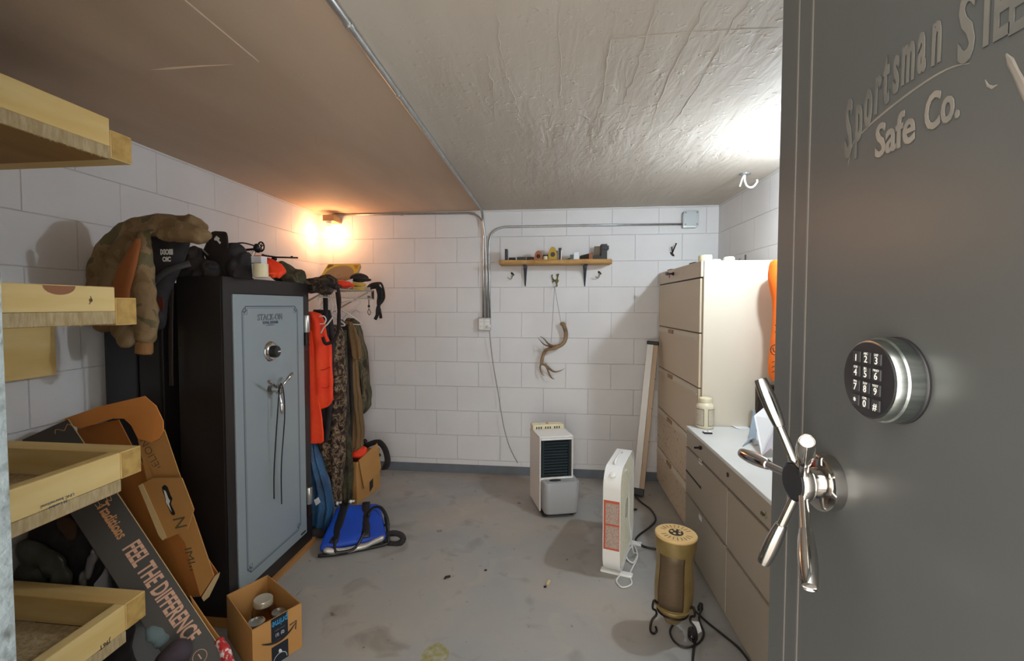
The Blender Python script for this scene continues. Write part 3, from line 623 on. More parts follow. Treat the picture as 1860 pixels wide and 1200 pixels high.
# low grey cabinets
DX = .775; DT = .715; DY0, DY1 = 1.10, 2.752
t = root('low_cabinet', (1.0, 1.9, 0), 'long low grey steel cabinet with a pale worktop in front of the tall cabinet', 'cabinet')
build('cabinet_body', MB().box(DX+.016, DY0, 0.0, XR-.02, DY1-.004, DT-.02), M['desk'], t, bevel=.003)
build('worktop', MB().box(DX-.004, DY0, DT-.018, XR-.004, DY1, DT), M['cabtop'], t, bevel=.003)
build('top_rail', MB().box(DX, DY0, DT-.112, DX+.016, DY1-.002, DT-.019), M['desk'], t, bevel=.002)
build('drawer_gap', MB().box(DX+.006, DY0+.01, .03, DX+.0155, DY1-.005, DT-.1), M['seam'], t)
zr = [DT-.118, .335, .03]
ysp = P(1322, 900, X=DX).y
ysp2 = P(1322, 905, X=DX).y
for (ya, yb) in ((ysp+.002, DY1-.004), (DY0+.002, ysp-.002)):
    for i in range(2):
        zt, zb = zr[i], zr[i+1]+.007
        if i == 0 and yb > 2.5:
            ys = P(1275, 860, X=DX).y
        d = build('drawer', MB().box(DX-.002, ya, zb, DX+.015, yb, zt), M['desk'], t, bevel=.003)
        build('drawer_pull', MB().box(DX-.008, ya+.01, zt-.004, DX-.0022, yb-.01, zt+.002), M['desk'], d)
# small far drawer lines
ys = P(1274, 883, X=DX).y
d = build('drawer_gap', MB().box(DX-.0035, ys, .455, DX-.0022, DY1-.008, .466).box(DX-.0035, ys-.002, .455, DX-.0022, ys+.002, .47), M['seam'], t)
def onrail(x, y): return P(x, y, X=DX-.001)
q = onrail(1274, 813)
l_ = build('lock', MB().lathe([(.009,0),(.009,.005)], q, (-1,0,0), 14), M['iron'], t)
build('key', MB().box(q.x-.036, q.y-.002, q.z-.005, q.x-.005, q.y+.002, q.z+.005).lathe([(.011,-.002),(.011,.002)], (q.x-.008, q.y, q.z), (-1,0,0), 12), M['iron'], l_)
q = onrail(1322, 862); build('lock', MB().lathe([(.010,0),(.010,.003),(.006,.004)], q, (-1,0,0), 14), M['black'], t)
q = onrail(1391, 935)
l_ = build('lock', MB().lathe([(.012,0),(.012,.005),(.007,.008)], q, (-1,0,0), 16), M['chrome'], t)
build('key', MB().box(q.x-.014, q.y-.008, q.z-.002, q.x-.008, q.y+.012, q.z+.008), M['brass'], l_)
q = P(1272, 838, X=DX-.003); build('label_holder', MB().box(q.x-.001, q.y-.022, q.z-.012, q.x+.001, q.y+.022, q.z+.012), M['paper'], t)
q = P(1272, 940, X=DX-.003); build('label_holder', MB().box(q.x-.001, q.y-.022, q.z-.012, q.x+.001, q.y+.022, q.z+.012), M['paper'], t)
# bottle
q = P(1280, 776, Z=DT); q = Vector((q.x, q.y, DT+.0005)); sc_ = 1.0/ (850/q.y)
hb = P(1280, 722, Y=q.y).z-DT; rb = 15.2*q.y/850*.98
t = root('supplement_bottle', q, 'cream plastic bottle with framed labels standing on the pale worktop', 'bottle')
build('bottle_body', MB().lathe([(rb*.9,0),(rb,.004),(rb,hb*.70),(rb*.97,hb*.76),(rb*.72,hb*.83),(rb*.66,hb*.85)], q, (0,0,1), 32), mat('cream bottle', (.72,.66,.50), .35), t, smooth='auto')
build('bottle_cap', MB().lathe([(rb*.64,hb*.85),(rb*.70,hb*.86),(rb*.70,hb*.98),(rb*.64,hb)], q, (0,0,1), 28), M['cream'], t, smooth='auto')
def curvedpatch(r, a0, a1, z0, z1, th=.0004, n=10):
    rings = []
    for i in range(n+1):
        a = R(a0+(a1-a0)*i/n); c, s_ = math.cos(a), math.sin(a)
        rings.append([q+Vector((c*r, s_*r, z0)), q+Vector((c*(r+th), s_*(r+th), z0)), q+Vector((c*(r+th), s_*(r+th), z1)), q+Vector((c*r, s_*r, z1))])
    return MB().loft(rings)
M['lab'] = mat('pale printed label', (.62,.56,.44), .5, color2=(.46,.42,.33), nscale=60, stretch=(1,1,5))
for (a0, a1) in ((185, 248), (272, 330)):
    build('label_border', curvedpatch(rb+.0002, a0, a1, hb*.10, hb*.66), mat('olive ink', (.12,.12,.06), .5), t)
    build('label', curvedpatch(rb+.0006, a0+3, a1-3, hb*.12, hb*.64), M['lab'], t)
q = P(1285, 787, Z=DT)
t = root('plastic_clip', (q.x, q.y, DT), 'small black and white clip lying in front of the bottle', 'clip')
build('clip_base', MB().box(q.x-.022, q.y-.014, DT+.0005, q.x+.022, q.y+.014, DT+.008), M['black'], t, bevel=.002)
build('clip_top', MB().box(q.x-.020, q.y-.012, DT+.0085, q.x+.020, q.y+.013, DT+.013), M['white'], t, bevel=.002)
build('slot', MB().box(q.x-.002, q.y-.010, DT+.0132, q.x+.003, q.y+.010, DT+.0140), M['black'], t)
# papers
def sheet(pts, name, lab, m, z=DT, amp=.012, cat='paper'):
    P3 = [P(x, y, Z=z+.001) for x, y in pts]; n = 10; rings = []
    a, b, c, d = P3
    for i in range(n+1):
        r_ = []
        for j in range(n+1):
            u_, v_ = i/n, j/n; p = a.lerp(b, u_).lerp(d.lerp(c, u_), v_); p = p + Vector((0,0, amp*max(0, noise.noise(p*9)+.35)))
            r_.append(p)
        rings.append(r_)
    vs = [p for r_ in rings for p in r_]; k = len(vs); mb = MB()
    fs = [[i*(n+1)+j, (i+1)*(n+1)+j, (i+1)*(n+1)+j+1, i*(n+1)+j+1] for i in range(n) for j in range(n)]
    mb.add(vs, fs); o = build(name, mb, m, smooth=True); md = o.modifiers.new('t', 'SOLIDIFY'); md.thickness = .0012; md.offset = 1
    return top(o, lab, cat)
sheet([(1313,765),(1358,766),(1362,778),(1336,778)], 'paper_sheet', 'crumpled white paper lying flat at the back of the worktop', M['paper'])
t = root('white_carton', P(1392,790,Z=DT), 'opened white paper carton tilted on the worktop beside the vault door', 'carton')
a, b_, c, d = P(1370,757,Y=2.42), P(1393,738,Y=2.45), P(1412,765,Y=2.30), P(1384,795,Y=2.22)
f5 = P(1414,780,Y=2.25); 
zz = DT+.003
d = Vector((d.x, d.y, zz)); mb = MB()
mb.prism([a, b_, c, d], (.004,.012,.004)); build('carton_panel', mb, M['paper'], t)
mb = MB(); e_ = P(1412,795,Z=DT+.003); mb.prism([d+Vector((.002,.0,.0)), c, P(1425,790,Y=2.2)], (.003,.010,.0)); build('carton_flap', mb, mat('white card with painted shade', (.62,.60,.68), .7), t)  # flap of the white carton, its shade painted in as lilac grey
t = root('plastic_tool', P(1368,805,Z=DT), 'blue grey plastic tool with a flat paddle standing on the worktop', 'tool')
m_ = mat('blue grey plastic', (.30,.37,.44), .4)
q0 = P(1366,798,Z=DT+.004); q1 = P(1370,745,Y=q0.y+.05)
build('paddle', MB().loft([[q0+Vector((-.018,0,.0)), q0+Vector((.022,0,.0)), q0+Vector((.022,.006,0)), q0+Vector((-.018,.006,0))], [q1+Vector((-.007,0,-.03)), q1+Vector((.012,0,-.03)), q1+Vector((.012,.006,-.03)), q1+Vector((-.007,.006,-.03))], [q1+Vector((-.006,0,0)), q1+Vector((.006,0,0)), q1+Vector((.006,.006,0)), q1+Vector((-.006,.006,0))]]), m_, t, bevel=.002)
q2 = P(1347,809,Z=DT+.004); q3 = P(1377,807,Z=DT+.004)
build('blade', MB().loft([[q0+Vector((-.01,0,.0)), q0+Vector((.012,0,0)), q0+Vector((.012,0,.012)), q0+Vector((-.01,0,.012))], [q2+Vector((0,-.01,-.003)), q2+Vector((.012,.01,-.003)), q2+Vector((.012,.01,.001)), q2+Vector((0,-.01,.001))]]), m_, t)
build('clip', MB().tube(spline([q0+Vector((0,-.01,.004)), q3+Vector((-.02,0,.003)), q3]), .004, 8), M['steel'], t)
q = P(1388, 740, Y=2.63)
t = top(build('patterned_cloth', MB().box(P(1376,700,Y=2.66).x, 2.63, DT+.001, P(1400,700,Y=2.66).x+.12, 2.69, P(1380,700,Y=2.66).z).crumple(.006, 10), M['darkcamo'], bevel=.01), 'dark patterned cloth bundle standing behind the white carton', 'cloth')
# leaning long panel between back wall and tall cabinet
t = root('leaning_panel', P(1155,893,Z=0), 'long narrow white panel with black end cap leaning beside the tall cabinet', 'panel')
base = P(1158, 893, Z=.03); topc = P(1185, 622, Y=3.70); 
ax = (topc-base).normalized(); wv = Vector((1,-.25,0)); wv = (wv-ax*wv.dot(ax)).normalized(); nv = ax.cross(wv); 
if nv.y > 0: nv = -nv
L_ = (topc-base).length
def bar(o, l0, l1, w0, w1, n0, n1, m_=None):
    c = lambda l, w_, n_: o+ax*l+wv*w_+nv*n_
    return [c(l0,w0,n0), c(l0,w1,n0), c(l0,w1,n1), c(l0,w0,n1), c(l1,w0,n0), c(l1,w1,n0), c(l1,w1,n1), c(l1,w0,n1)]
build('white_face', MB().hexa(bar(base, .03, L_-.02, -.035, .012, -.03, .03)), M['white'], t, bevel=.003)
build('side_strip', MB().hexa(bar(base, .03, L_-.02, .0125, .045, -.03, .018)), mat('aged cream trim', (.55,.40,.27), .5), t, bevel=.002)
build('end_cap', MB().hexa(bar(base, L_-.0195, L_+.008, -.039, .049, -.034, .034)), M['black'], t, bevel=.006)
build('foot', MB().hexa(bar(base, -.02, .0295, -.030, .045, -.03, .03)), M['black'], t, bevel=.004)
for l in (.33, .55, .75): build('clip', MB().hexa(bar(base, L_*l, L_*l+.006, .040, .0475, -.02, .020)), M['brass'], t)
# ------------------------------------------------------------------ dehumidifier
o3 = Vector((-.062, 3.10, 0)); ang = math.atan2(.065,.225)
Mx = Matrix.Translation(o3) @ Matrix.Rotation(ang, 4, 'Z')
Wd, Dd = .222, .27
zt = P(980,795,X=None,Y=3.12).z
t = root('dehumidifier', o3, 'white dehumidifier with black grille and grey water bucket near the back wall', 'dehumidifier')
panel = lambda *a: MB(Mx).box(*a)
m_w = mat('warm white panel', (.76,.72,.68), .4)
build('left_panel', panel(-.006, 0, .02, .004, Dd, zt), m_w, t, bevel=.003)
build('right_panel', panel(Wd-.004, 0, .02, Wd+.006, Dd, zt), m_w, t, bevel=.003)
build('back_panel', panel(.004, Dd-.012, .02, Wd-.004, Dd, zt), m_w, t)
build('top_panel', panel(-.006, 0, zt+.0005, Wd+.006, Dd*.72, zt+.012), M['white'], t, bevel=.004)
cp = build('control_panel', panel(-.004, Dd*.72+.001, zt+.0005, Wd+.004, Dd, zt+.040), M['cream'], t, bevel=.006)
mb = MB(Mx)
for k in range(12):
    if k % 4 != 3: mb.box(.02+k*.0165, Dd*.72-.001, zt+.012, .0275+k*.0165, Dd*.72+.0012, zt+.028)
build('vent_slots', mb, M['seam'], cp)
build('dial', MB(Mx).lathe([(.010,0),(.009,.006)], (.06, Dd*.86, zt+.040), (0,0,1), 16), M['cream'], cp)
build('dial', MB(Mx).lathe([(.010,0),(.009,.006)], (.11, Dd*.86, zt+.040), (0,0,1), 16), M['card'], cp)
zg1 = zt-.016; zg0 = zt-.262
build('front_rail', panel(.004, -.002, zg0-.022, Wd-.004, .012, zg0-.004).box(.004, -.002, zt-.014, Wd-.004, .012, zt), M['white'], t, bevel=.002)
build('grille_back', panel(.005, .02, zg0-.003, Wd-.005, .03, zg1), M['black'], t)
mb = MB(Mx)
for k in range(12):
    z = zg0+.008+k*(zg1-zg0-.012)/12
    mb.hexa([(.022,.006,z),(Wd-.018,.006,z),(Wd-.018,.019,z+.010),(.022,.019,z+.010),(.022,.006,z+.002),(Wd-.018,.006,z+.002),(Wd-.018,.019,z+.012),(.022,.019,z+.012)])
mb.box(.010, .000, zg0, .026, .018, zg1).box(Wd-.026, .004, zg0, Wd-.012, .018, zg1)
build('grille_slats', mb, mat('blue black plastic', (.018,.03,.035), .35), t)
# bucket: rounded rectangular tub
def rrect(x0, y0, x1, y1, r, z, n=5):
    out = []
    for cx_, cy_, a0 in ((x1-r,y1-r,0),(x0+r,y1-r,90),(x0+r,y0+r,180),(x1-r,y0+r,270)):
        for k in range(n+1): a = R(a0+90*k/n); out.append((cx_+r*math.cos(a), cy_+r*math.sin(a), z))
    return out
zb1 = P(1010, 877, Y=3.05).z
m_b = mat('grey bucket plastic', (.36,.37,.38), .4)
build('water_bucket', MB(Mx).loft([rrect(.014,-.080,Wd+.020,.15,.035,.028), rrect(.010,-.085,Wd+.024,.15,.038,.05), rrect(.006,-.090,Wd+.028,.15,.04,zb1-.006), rrect(.010,-.086,Wd+.024,.146,.036,zb1)]), m_b, t, smooth='auto')
build('bucket_opening', MB(Mx).lathe([(.036,0),(.034,.0015)], (Wd*.42, -.028, zb1), (0,0,1), 24, 1.15, .62), M['black'], t)
build('bucket_rim', MB(Mx).tube([Vector(p) for p in rrect(.026,-.070,Wd+.006,.10,.028,zb1)], .0025, 6, closed=True), m_b, t)
build('drip_nozzle', MB(Mx).lathe([(.012,0),(.008,-.02)], (Wd*.44, -.005, zg0-.024), (0,0,1), 14), M['white'], t)
build('base_tray', panel(.0, -.055, .012, Wd+.008, Dd-.02, .0195), M['black'], t)
for dx, dy in ((.02,-.04),(Wd-.02,-.04),(.02,Dd-.04),(Wd-.02,Dd-.04)):
    build('caster', MB(Mx).lathe([(.0115,-.008),(.0115,.008)], (dx, dy, .0116), (1,0,0), 14), M['black'], t)
mb = MB(); s_ = spline([P(889,600,Y=YB-.055), P(894,650,Y=YB-.03), P(905,715,Y=YB-.03), P(914,770,Y=YB-.05), P(925,810,Y=YB-.09), P(940,840,Y=3.42)])
build('power_cord', mb.tube(s_, .0035, 6), M['cord_g'], t, smooth=True)
q = P(889,592,Y=YB-.05); build('plug', MB().box(q.x-.012, YB-.078, q.z-.014, q.x+.012, YB-.0502, q.z+.014), M['white'], t, bevel=.004)
# ------------------------------------------------------------------ box fan
fo = P(1094, 1047, Z=0); fd = Vector((.50,.866,0)); fd = (P(1150,985,Z=0)-P(1130,1047,Z=0)); fd.z = 0; fl = .47; fd.normalize(); fn = Vector((fd.y,-fd.x,0))
Mf = Matrix(((fd.x, fn.x, 0, fo.x), (fd.y, fn.y, 0, fo.y), (0,0,1,0.0), (0,0,0,1)))
fw = (P(1128,1047,Z=0)-fo).dot(fn)
HF = P(1120, 829, Y=(fo+fd*.2).y).z
HF = .560
t = root('box_fan', fo+fd*.2, 'white box fan with safety label standing edge-on in the middle of the room', 'fan')
def rr2(x0, z0, x1, z1, r, y, n=6, ch=None):
    out = []
    for cx_, cz_, a0 in ((x1-r,z1-r,0),(x0+r,z1-r,90),(x0+r,z0+r,180),(x1-r,z0+r,270)):
        for k in range(n+1): a = R(a0+90*k/n); out.append((cx_+r*math.cos(a), y, cz_+r*math.sin(a)))
    return out
fr = .095
z0_ = .012
o_ = rr2(0,z0_,fl,HF,fr,0); i_ = rr2(.018,z0_+.018,fl-.018,HF-.018,fr-.018,0)
def sh(l, y): return [(p[0], y, p[2]) for p in l]
mb = MB(Mf); mb.loft([sh(i_,.004), sh(o_,.0), sh(o_,fw), sh(i_,fw-.004)], closed=True)
build('housing', mb, M['white'], t, smooth='auto')
def grille(y, name):
    mb = MB(Mf); c_ = Vector((fl/2, y, (HF+z0_)/2)); w2 = fl/2-.018; h2 = (HF-z0_)/2-.018
    for k in range(-13, 14):
        x = c_.x+k*w2/13.5; dx = abs(k)*w2/13.5; cut = max(0, dx-(w2-fr*.7)); hh = h2-cut
        mb.box(x-.0013, y-.002, c_.z-hh, x+.0013, y+.002, c_.z+hh)
    for k in range(-14, 15):
        z = c_.z+k*h2/14.5; dz = abs(k)*h2/14.5; cut = max(0, dz-(h2-fr*.7)); ww = w2-cut
        mb.box(c_.x-ww, y-.001, z-.0013, c_.x+ww, y+.003, z+.0013)
    mb.lathe([(.055,-.003),(.055,.003)], c_, (0,1,0), 28)
    return build(name, mb, mat('cream grille plastic', (.76,.73,.60), .45), t)
grille(.008, 'rear_grille'); grille(fw-.008, 'front_grille')
mb = MB(Mf); c_ = Vector((fl/2, fw*.5, (HF+z0_)/2)); mb.lathe([(.045,-.02),(.045,.02)], c_, (0,1,0), 24)
build('motor_hub', mb, M['gray'], t)
for k in range(5):
    mb = MB(Mf); a0 = R(72*k); vs = []
    for i in range(5):
        r_ = .045+.165*i/4
        for s_, a_ in ((-1, a0-.32), (1, a0+.32)): vs.append((c_.x+r_*math.cos(a_), c_.y+s_*.012, c_.z+r_*math.sin(a_)))
    mb.add(vs, [[2*i, 2*i+1, 2*i+3, 2*i+2] for i in range(4)]); b_ = build('blade', mb, M['gray'], t); md = b_.modifiers.new('t','SOLIDIFY'); md.thickness = .002
kn = build('speed_knob', MB(Mf).lathe([(.026,0),(.026,.006),(.018,.010),(.015,.024),(.011,.026)], (.035, fw*.5, HF-.045), (-.62,0,.78), 24), M['white'], t, smooth='auto')
build('carry_handle', MB(Mf).tube([(.10,fw*.45,HF+.0),(.12,fw*.45,HF+.016),(.30,fw*.45,HF+.016),(.32,fw*.45,HF)], .006, 8), M['white'], t, smooth=True)
for x in (.06, fl-.06): build('foot', MB(Mf).box(x-.02, -.02, 0, x+.02, fw+.055, .0125), M['white'], t, bevel=.004)
lb_ = build('label_frame', MB(Mf).box(-.0012, .004, .15, -.0002, fw-.004, .405), mat('orange red label', (.55,.10,.04), .5), t)
M['print'] = mat('fine print label', (.52,.40,.34), .6, color2=(.34,.25,.21), nscale=190, ndetail=2, stretch=(1,.25,1), ramp=(.40,.60))
build('printed_label', MB(Mf).box(-.002, .014, .285, -.0013, fw-.007, .392).box(-.002, .014, .160, -.0013, fw-.007, .275), M['print'], lb_)
q = P(1150,1050,Z=.004); pr = Mf @ Vector((.10, fw+.010, HF-.02))
s_ = spline([pr, Mf@Vector((.19,fw+.012,HF-.12)), Mf@Vector((.20,fw+.013,.25)), Mf@Vector((.24,fw+.03,.05)), P(1158,1005,Z=.006), P(1150,1022,Z=.006), P(1138,1010,Z=.012), P(1150,990,Z=.01), P(1158,1010,Z=.010), P(1145,1040,Z=.006), P(1147,1060,Z=.006), P(1130,1066,Z=.006), P(1120,1055,Z=.006), P(1125,1045,Z=.012)])
build('power_cord', MB().tube(s_, .0042, 6), M['cord_w'], t, smooth=True)
# ------------------------------------------------------------------ ceramic heater on scroll stand
q = P(1224, 1105, Z=.10); q = Vector((.515, 2.03, 0)); 
hz = P(1228, 966, Y=2.03).z
hx = P(1228, 966, Y=2.03).x; bx = P(1222, 1080, Y=2.03).x
t = root('space_heater', (bx, 2.03, 0), 'gold vase-shaped tower heater on a dark scroll stand', 'heater')
prof = [(.022,.045),(.030,.050),(.052,.085),(.066,.105),(.070,.112),(.068,.118),(.074,.128),(.078,.16),(.079,.21),(.074,.28),(.073,.33),(.080,.37),(.083,.385),(.083,hz-.014)]
rings = []
for r_, z in prof:
    f_ = (z-.05)/(hz-.05); c = Vector((bx+(hx-bx)*f_, 2.03, z)); rings.append([c+Vector((r_*math.cos(R(k*10)), r_*math.sin(R(k*10)), 0)) for k in range(36)])
build('heater_body', MB().loft(rings), M['gold'], t, smooth='auto')
c = Vector((hx, 2.03, hz-.0138))
hd = build('heater_top', MB().lathe([(.085,0),(.086,.006),(.083,.011),(.001,.0125)], c, (0,0,1), 40), M['goldtop'], t, smooth='auto')
mb = MB()
for k in range(22):
    a_ = R(k*360/22); u_ = Vector((math.cos(a_), math.sin(a_), 0)); w_ = Vector((-u_.y, u_.x, 0)); p0 = c+Vector((0,0,.0125))
    if k % 11 in (0, 10): continue
    mb.prism([p0+u_*.045-w_*.001, p0+u_*.068-w_*.0012, p0+u_*.068+w_*.0012, p0+u_*.045+w_*.001], (0,0,.0004))
build('vent_slots', mb, M['bronze'], hd)
build('control_disc', MB().lathe([(.030,.0122),(.029,.0145)], c, (0,0,1), 28), M['black'], hd)
for k in range(5):
    a_ = R(72*k+20); build('button', MB().lathe([(.0062,.0146),(.0055,.0165)], c+Vector((.018*math.cos(a_), .018*math.sin(a_), 0)), (0,0,1), 12), M['goldtop'], hd)
# front grille: curved dark patch facing the camera, slightly left
mb = MB(); rings = []
for i in range(13):
    a_ = R(205+ (285-205)*i/12); col_ = []
    for z, r_ in ((.135,.0765),(.16,.0795),(.21,.0805),(.28,.0755),(.33,.0745),(hz-.035,.0805)):
        f_ = (z-.05)/(hz-.05); cc = Vector((bx+(hx-bx)*f_, 2.03, z)); col_.append(cc+Vector((r_*math.cos(a_), r_*math.sin(a_), 0)))
    rings.append(col_)
vs = [p for r_ in rings for p in r_]; mb.add(vs, [[i*6+j, (i+1)*6+j, (i+1)*6+j+1, i*6+j+1] for i in range(12) for j in range(5)])
gr = build('heater_grille', mb, mat('woven bronze mesh', (.13,.085,.045), .5, .3, color2=(.10,.07,.04), nscale=260, ndetail=1, bump=.2, bscale=400, bdist=.001), t, smooth=True); md = gr.modifiers.new('t','SOLIDIFY'); md.thickness = .002; md.offset = 0
build('collar', MB().lathe([(.074,.116),(.077,.120),(.074,.124)], (bx+.001, 2.03, 0), (0,0,1), 36), M['gold'], t, smooth=True)
for k, aa in enumerate((200, 320, 80)):
    u_ = Vector((math.cos(R(aa)), math.sin(R(aa)), 0)); b0_ = Vector((bx, 2.03, 0))
    s_ = spline([b0_+u_*.070+Vector((0,0,.135)), b0_+u_*.090+Vector((0,0,.150)), b0_+u_*.095+Vector((0,0,.118)), b0_+u_*.080+Vector((0,0,.105)), b0_+u_*.078+Vector((0,0,.085)), b0_+u_*.098+Vector((0,0,.065)), b0_+u_*.105+Vector((0,0,.025)), b0_+u_*.090+Vector((0,0,.006)), b0_+u_*.075+Vector((0,0,.016)), b0_+u_*.080+Vector((0,0,.035))])
    build('scroll_leg', MB().tube(s_, .0048, 8), M['iron'], t, smooth=True)
build('stand_ring', MB().tube([(bx+.062*math.cos(R(k*15)), 2.03+.062*math.sin(R(k*15)), .095) for k in range(24)], .0045, 8, closed=True), M['iron'], t, smooth=True)
zf = .007
s_ = spline([P(1258,1105,Z=.02), P(1285,1130,Z=zf), P(1310,1150,Z=zf), P(1345,1180,Z=zf), P(1380,1230,Z=zf)])
s2 = spline([P(1250,1100,Z=.03), P(1230,1125,Z=zf), P(1217,1145,Z=zf), P(1225,1165,Z=zf), P(1245,1175,Z=zf), P(1268,1168,Z=zf), P(1278,1150,Z=.012), P(1270,1125,Z=.02), P(1272,1110,Z=.025), P(1271,1103,Z=.02)])
build('power_cord', MB().tube(s2, .0045, 6), M['cord_b'], t, smooth=True)
q = P(1272,1104,Z=.02); build('plug', MB().lathe([(.010,-.012),(.013,0),(.009,.022)], q, (.3,.6,.4), 12), M['black'], t)
t = root('extension_cord', P(1262,1150,Z=0), 'black extension cord coiled beside the heater with a white tag', 'cord')
q = P(1256,1150,Z=.014); build('socket_end', MB().lathe([(.012,-.03),(.016,-.018),(.016,.018),(.010,.03)], q, (.3,1,.1), 14), M['black'], t, smooth=True)
sq = P(1266,1138,Z=.035); build('paper_tag', MB().prism([sq+Vector((-.022,0,.02)), sq+Vector((.012,.01,.012)), sq+Vector((.020,0,-.018)), sq+Vector((-.006,-.01,-.028))], (0,.004,.002)), M['paper'], t)
s3 = spline([q, P(1263,1160,Z=zf), P(1260,1180,Z=zf), P(1257,1215,Z=zf)])
build('cord', MB().tube(s_, .005, 6).tube(s3, .005, 6), M['cord_b'], t, smooth=True)
t = root('extension_cord', P(1175,960,Z=0), 'black cord running over the floor from the leaning panel to the heater', 'cord')
s_ = spline([P(1152,898,Z=.03), P(1165,912,Z=zf), P(1182,925,Z=zf), P(1191,943,Z=zf), P(1180,957,Z=zf), P(1160,972,Z=zf), P(1155,982,Z=zf), P(1170,992,Z=zf), P(1195,997,Z=zf), P(1220,1000,Z=zf)])
build('cord', MB().tube(s_, .006, 8), M['cord_b'], t, smooth=True)
q = P(1152,925,Z=.010); build('plug', MB().lathe([(.008,-.02),(.009,0),(.005,.02)], q, (1,.3,0), 10), M['black'], t)
# ------------------------------------------------------------------ small litter on the floor
def litter(x, y, name, lab, cat, m, r=.008, l=.02, d=(1,.4,0)):
    q = P(x, y, Z=r); top(build(name, MB().lathe([(r*.7,-l/2),(r,-l/3),(r,l/3),(r*.7,l/2)], q, d, 10), M[m]), lab, cat)
litter(996,1057,'cork_plug','small pale cork lying on the floor in front of the fan','cork','cardedge',.0075,.034,(.3,1,0))
litter(990,1065,'dead_leaf','dark crumb lying right beside the pale cork','debris','iron',.005,.014)
litter(813,1047,'dead_leaf','brown leaf scrap on the floor in the middle of the room','leaf','darkcloth',.006,.03,(1,.5,0))
litter(882,1035,'dead_leaf','dark crumb on the floor left of the pale cork','debris','iron',.004,.014)
litter(808,1050,'dead_leaf','tiny dark bit beside the brown leaf scrap','debris','iron',.004,.010)
litter(540,1077,'bright_screw','shiny metal bit on the floor behind the box of jars','screw','nickel',.004,.04,(.5,1,.5))
q = P(790,1192,Z=.0); mb = MB(); rings = []
mb.prism([q+Vector((.055*math.cos(R(k*15))*(1+.35*noise.noise(Vector((k*.9,2,0)))), .07*math.sin(R(k*15))*(1+.35*noise.noise(Vector((k*.7,5,0)))), .0003)) for k in range(24)], (0,0,.0015))
top(build('paint_drip', mb, mat('mossy yellow paint', (.26,.23,.05), .7, color2=(.36,.35,.28), nscale=40)), 'yellow green paint splash on the floor at the bottom of the photo', 'stain')
# ================================================================== left side
SX = -1.39; SY0, SY1 = 1.845, 2.556; STOP = 1.523
S = lambda x, y, d=0: P(x, y, X=SX+d)
t = root('gun_safe', (-1.5, 2.2, .03), 'tall black gun safe with a light grey door and chrome spoke handle', 'safe')
SB = -1.602
build('safe_body', MB().box(SB, SY0, .03, SX-.004, SY1, STOP), M['safeblack'], t, bevel=.004)
dz0, dz1 = .098, 1.449; dy0, dy1 = 1.905, 2.492
build('door_frame', MB().box(SX-.0035, SY0, .03, SX+.004, dy0-.004, STOP).box(SX-.0035, dy1+.004, .03, SX+.004, SY1, STOP).box(SX-.0035, dy0-.004, dz1+.004, SX+.004, dy1+.004, STOP).box(SX-.0035, dy0-.004, .03, SX+.004, dy1+.004, dz0-.004), M['safeblack'], t)
dr = build('safe_door', MB().box(SX-.0035, dy0, dz0, SX+.008, dy1, dz1), M['safegray'], t, bevel=.002)
xs = SX+.0081
# decorative double border with notched corners
mb = MB()
bx0, bx1, bz0, bz1 = dy0+.055, dy1-.062, dz0+.055, dz1-.052
for off, wd in ((0, .0055), (.0105, .0018)):
    y0, y1, z0, z1 = bx0+off, bx1-off, bz0+off, bz1-off; c = .03
    for (a, b, c_, d) in ((y0, z0+c, y0+wd, z1-c), (y1-wd, z0+c, y1, z1-c), (y0+c, z0, y1-c, z0+wd), (y0+c, z1-wd, y1-c, z1)):
        mb.box(xs-.0005, a, b, xs+.0003, c_, d)
    for sy, sz in ((0,0),(0,1),(1,0),(1,1)):
        yy = y0 if sy == 0 else y1; zz = z0 if sz == 0 else z1; dy = 1 if sy == 0 else -1; dzz = 1 if sz == 0 else -1
        ya_, yb2 = sorted((yy, yy+dy*c)); za, zb = sorted((zz, zz+dzz*c))
        mb.box(xs-.0005, ya_, zz+dzz*c-(wd if dzz > 0 else 0), xs+.0003, yb2, zz+dzz*c+(0 if dzz > 0 else wd))
        mb.box(xs-.0005, yy+dy*c-(wd if dy > 0 else 0), za, xs+.0003, yy+dy*c+(0 if dy > 0 else wd), zb)
        for k in range(3): mb.lathe([(.005,0),(.004,.0006)], (xs-.0002, yy+dy*(.008+.007*k), zz+dzz*(.022-.006*k)), (1,0,0), 8)
build('door_border', mb, M['linegray'], dr)
# lettering on the safe door: reading direction = +Y
c = S(491, 576, .008)
text('lettering', 'STACK-ON', .042, (xs, c.y, c.z), (0,1,0), (0,0,1), M['linegray'], dr, filled=False, width=.98)
c2 = S(492, 585, .008)
text('lettering', 'TOTAL DEFENSE', .018, (xs, c.y, c.z-.026), (0,1,0), (0,0,1), M['linegray'], dr, bold=.0008, width=.98)
build('swoosh', MB().tube([(xs, c.y+.045*(i/8-.5)*2, c.z-.040+.002*math.cos((i/8-.5)*3)) for i in range(9)], [.0003,.001,.0018,.0024,.0026,.0024,.0018,.001,.0003], 6, flat=.5, up=(1,0,0)), M['linegray'], dr)
q = S(551, 955, .008); build('nameplate', MB().box(xs-.0005, dy1-.065, dz0+.012, xs+.0006, dy1-.015, dz0+.022), M['ink'], dr)
# dial
q = S(491, 638, .008)
dl = build('dial_ring', MB().lathe([(.052,0),(.050,.006),(.044,.010),(.040,.014),(.034,.015)], (xs, q.y, q.z), (1,0,0), 40), M['chrome'], dr, smooth='auto')
build('dial_knob', MB().lathe([(.030,.015),(.030,.034),(.027,.040),(.020,.042),(.001,.042)], (xs, q.y, q.z), (1,0,0), 24), M['black'], dl, smooth='auto')
build('dial_mark', MB().box(xs+.0421, q.y-.002, q.z-.003, xs+.0430, q.y+.022, q.z+.003), M['white'], dl)
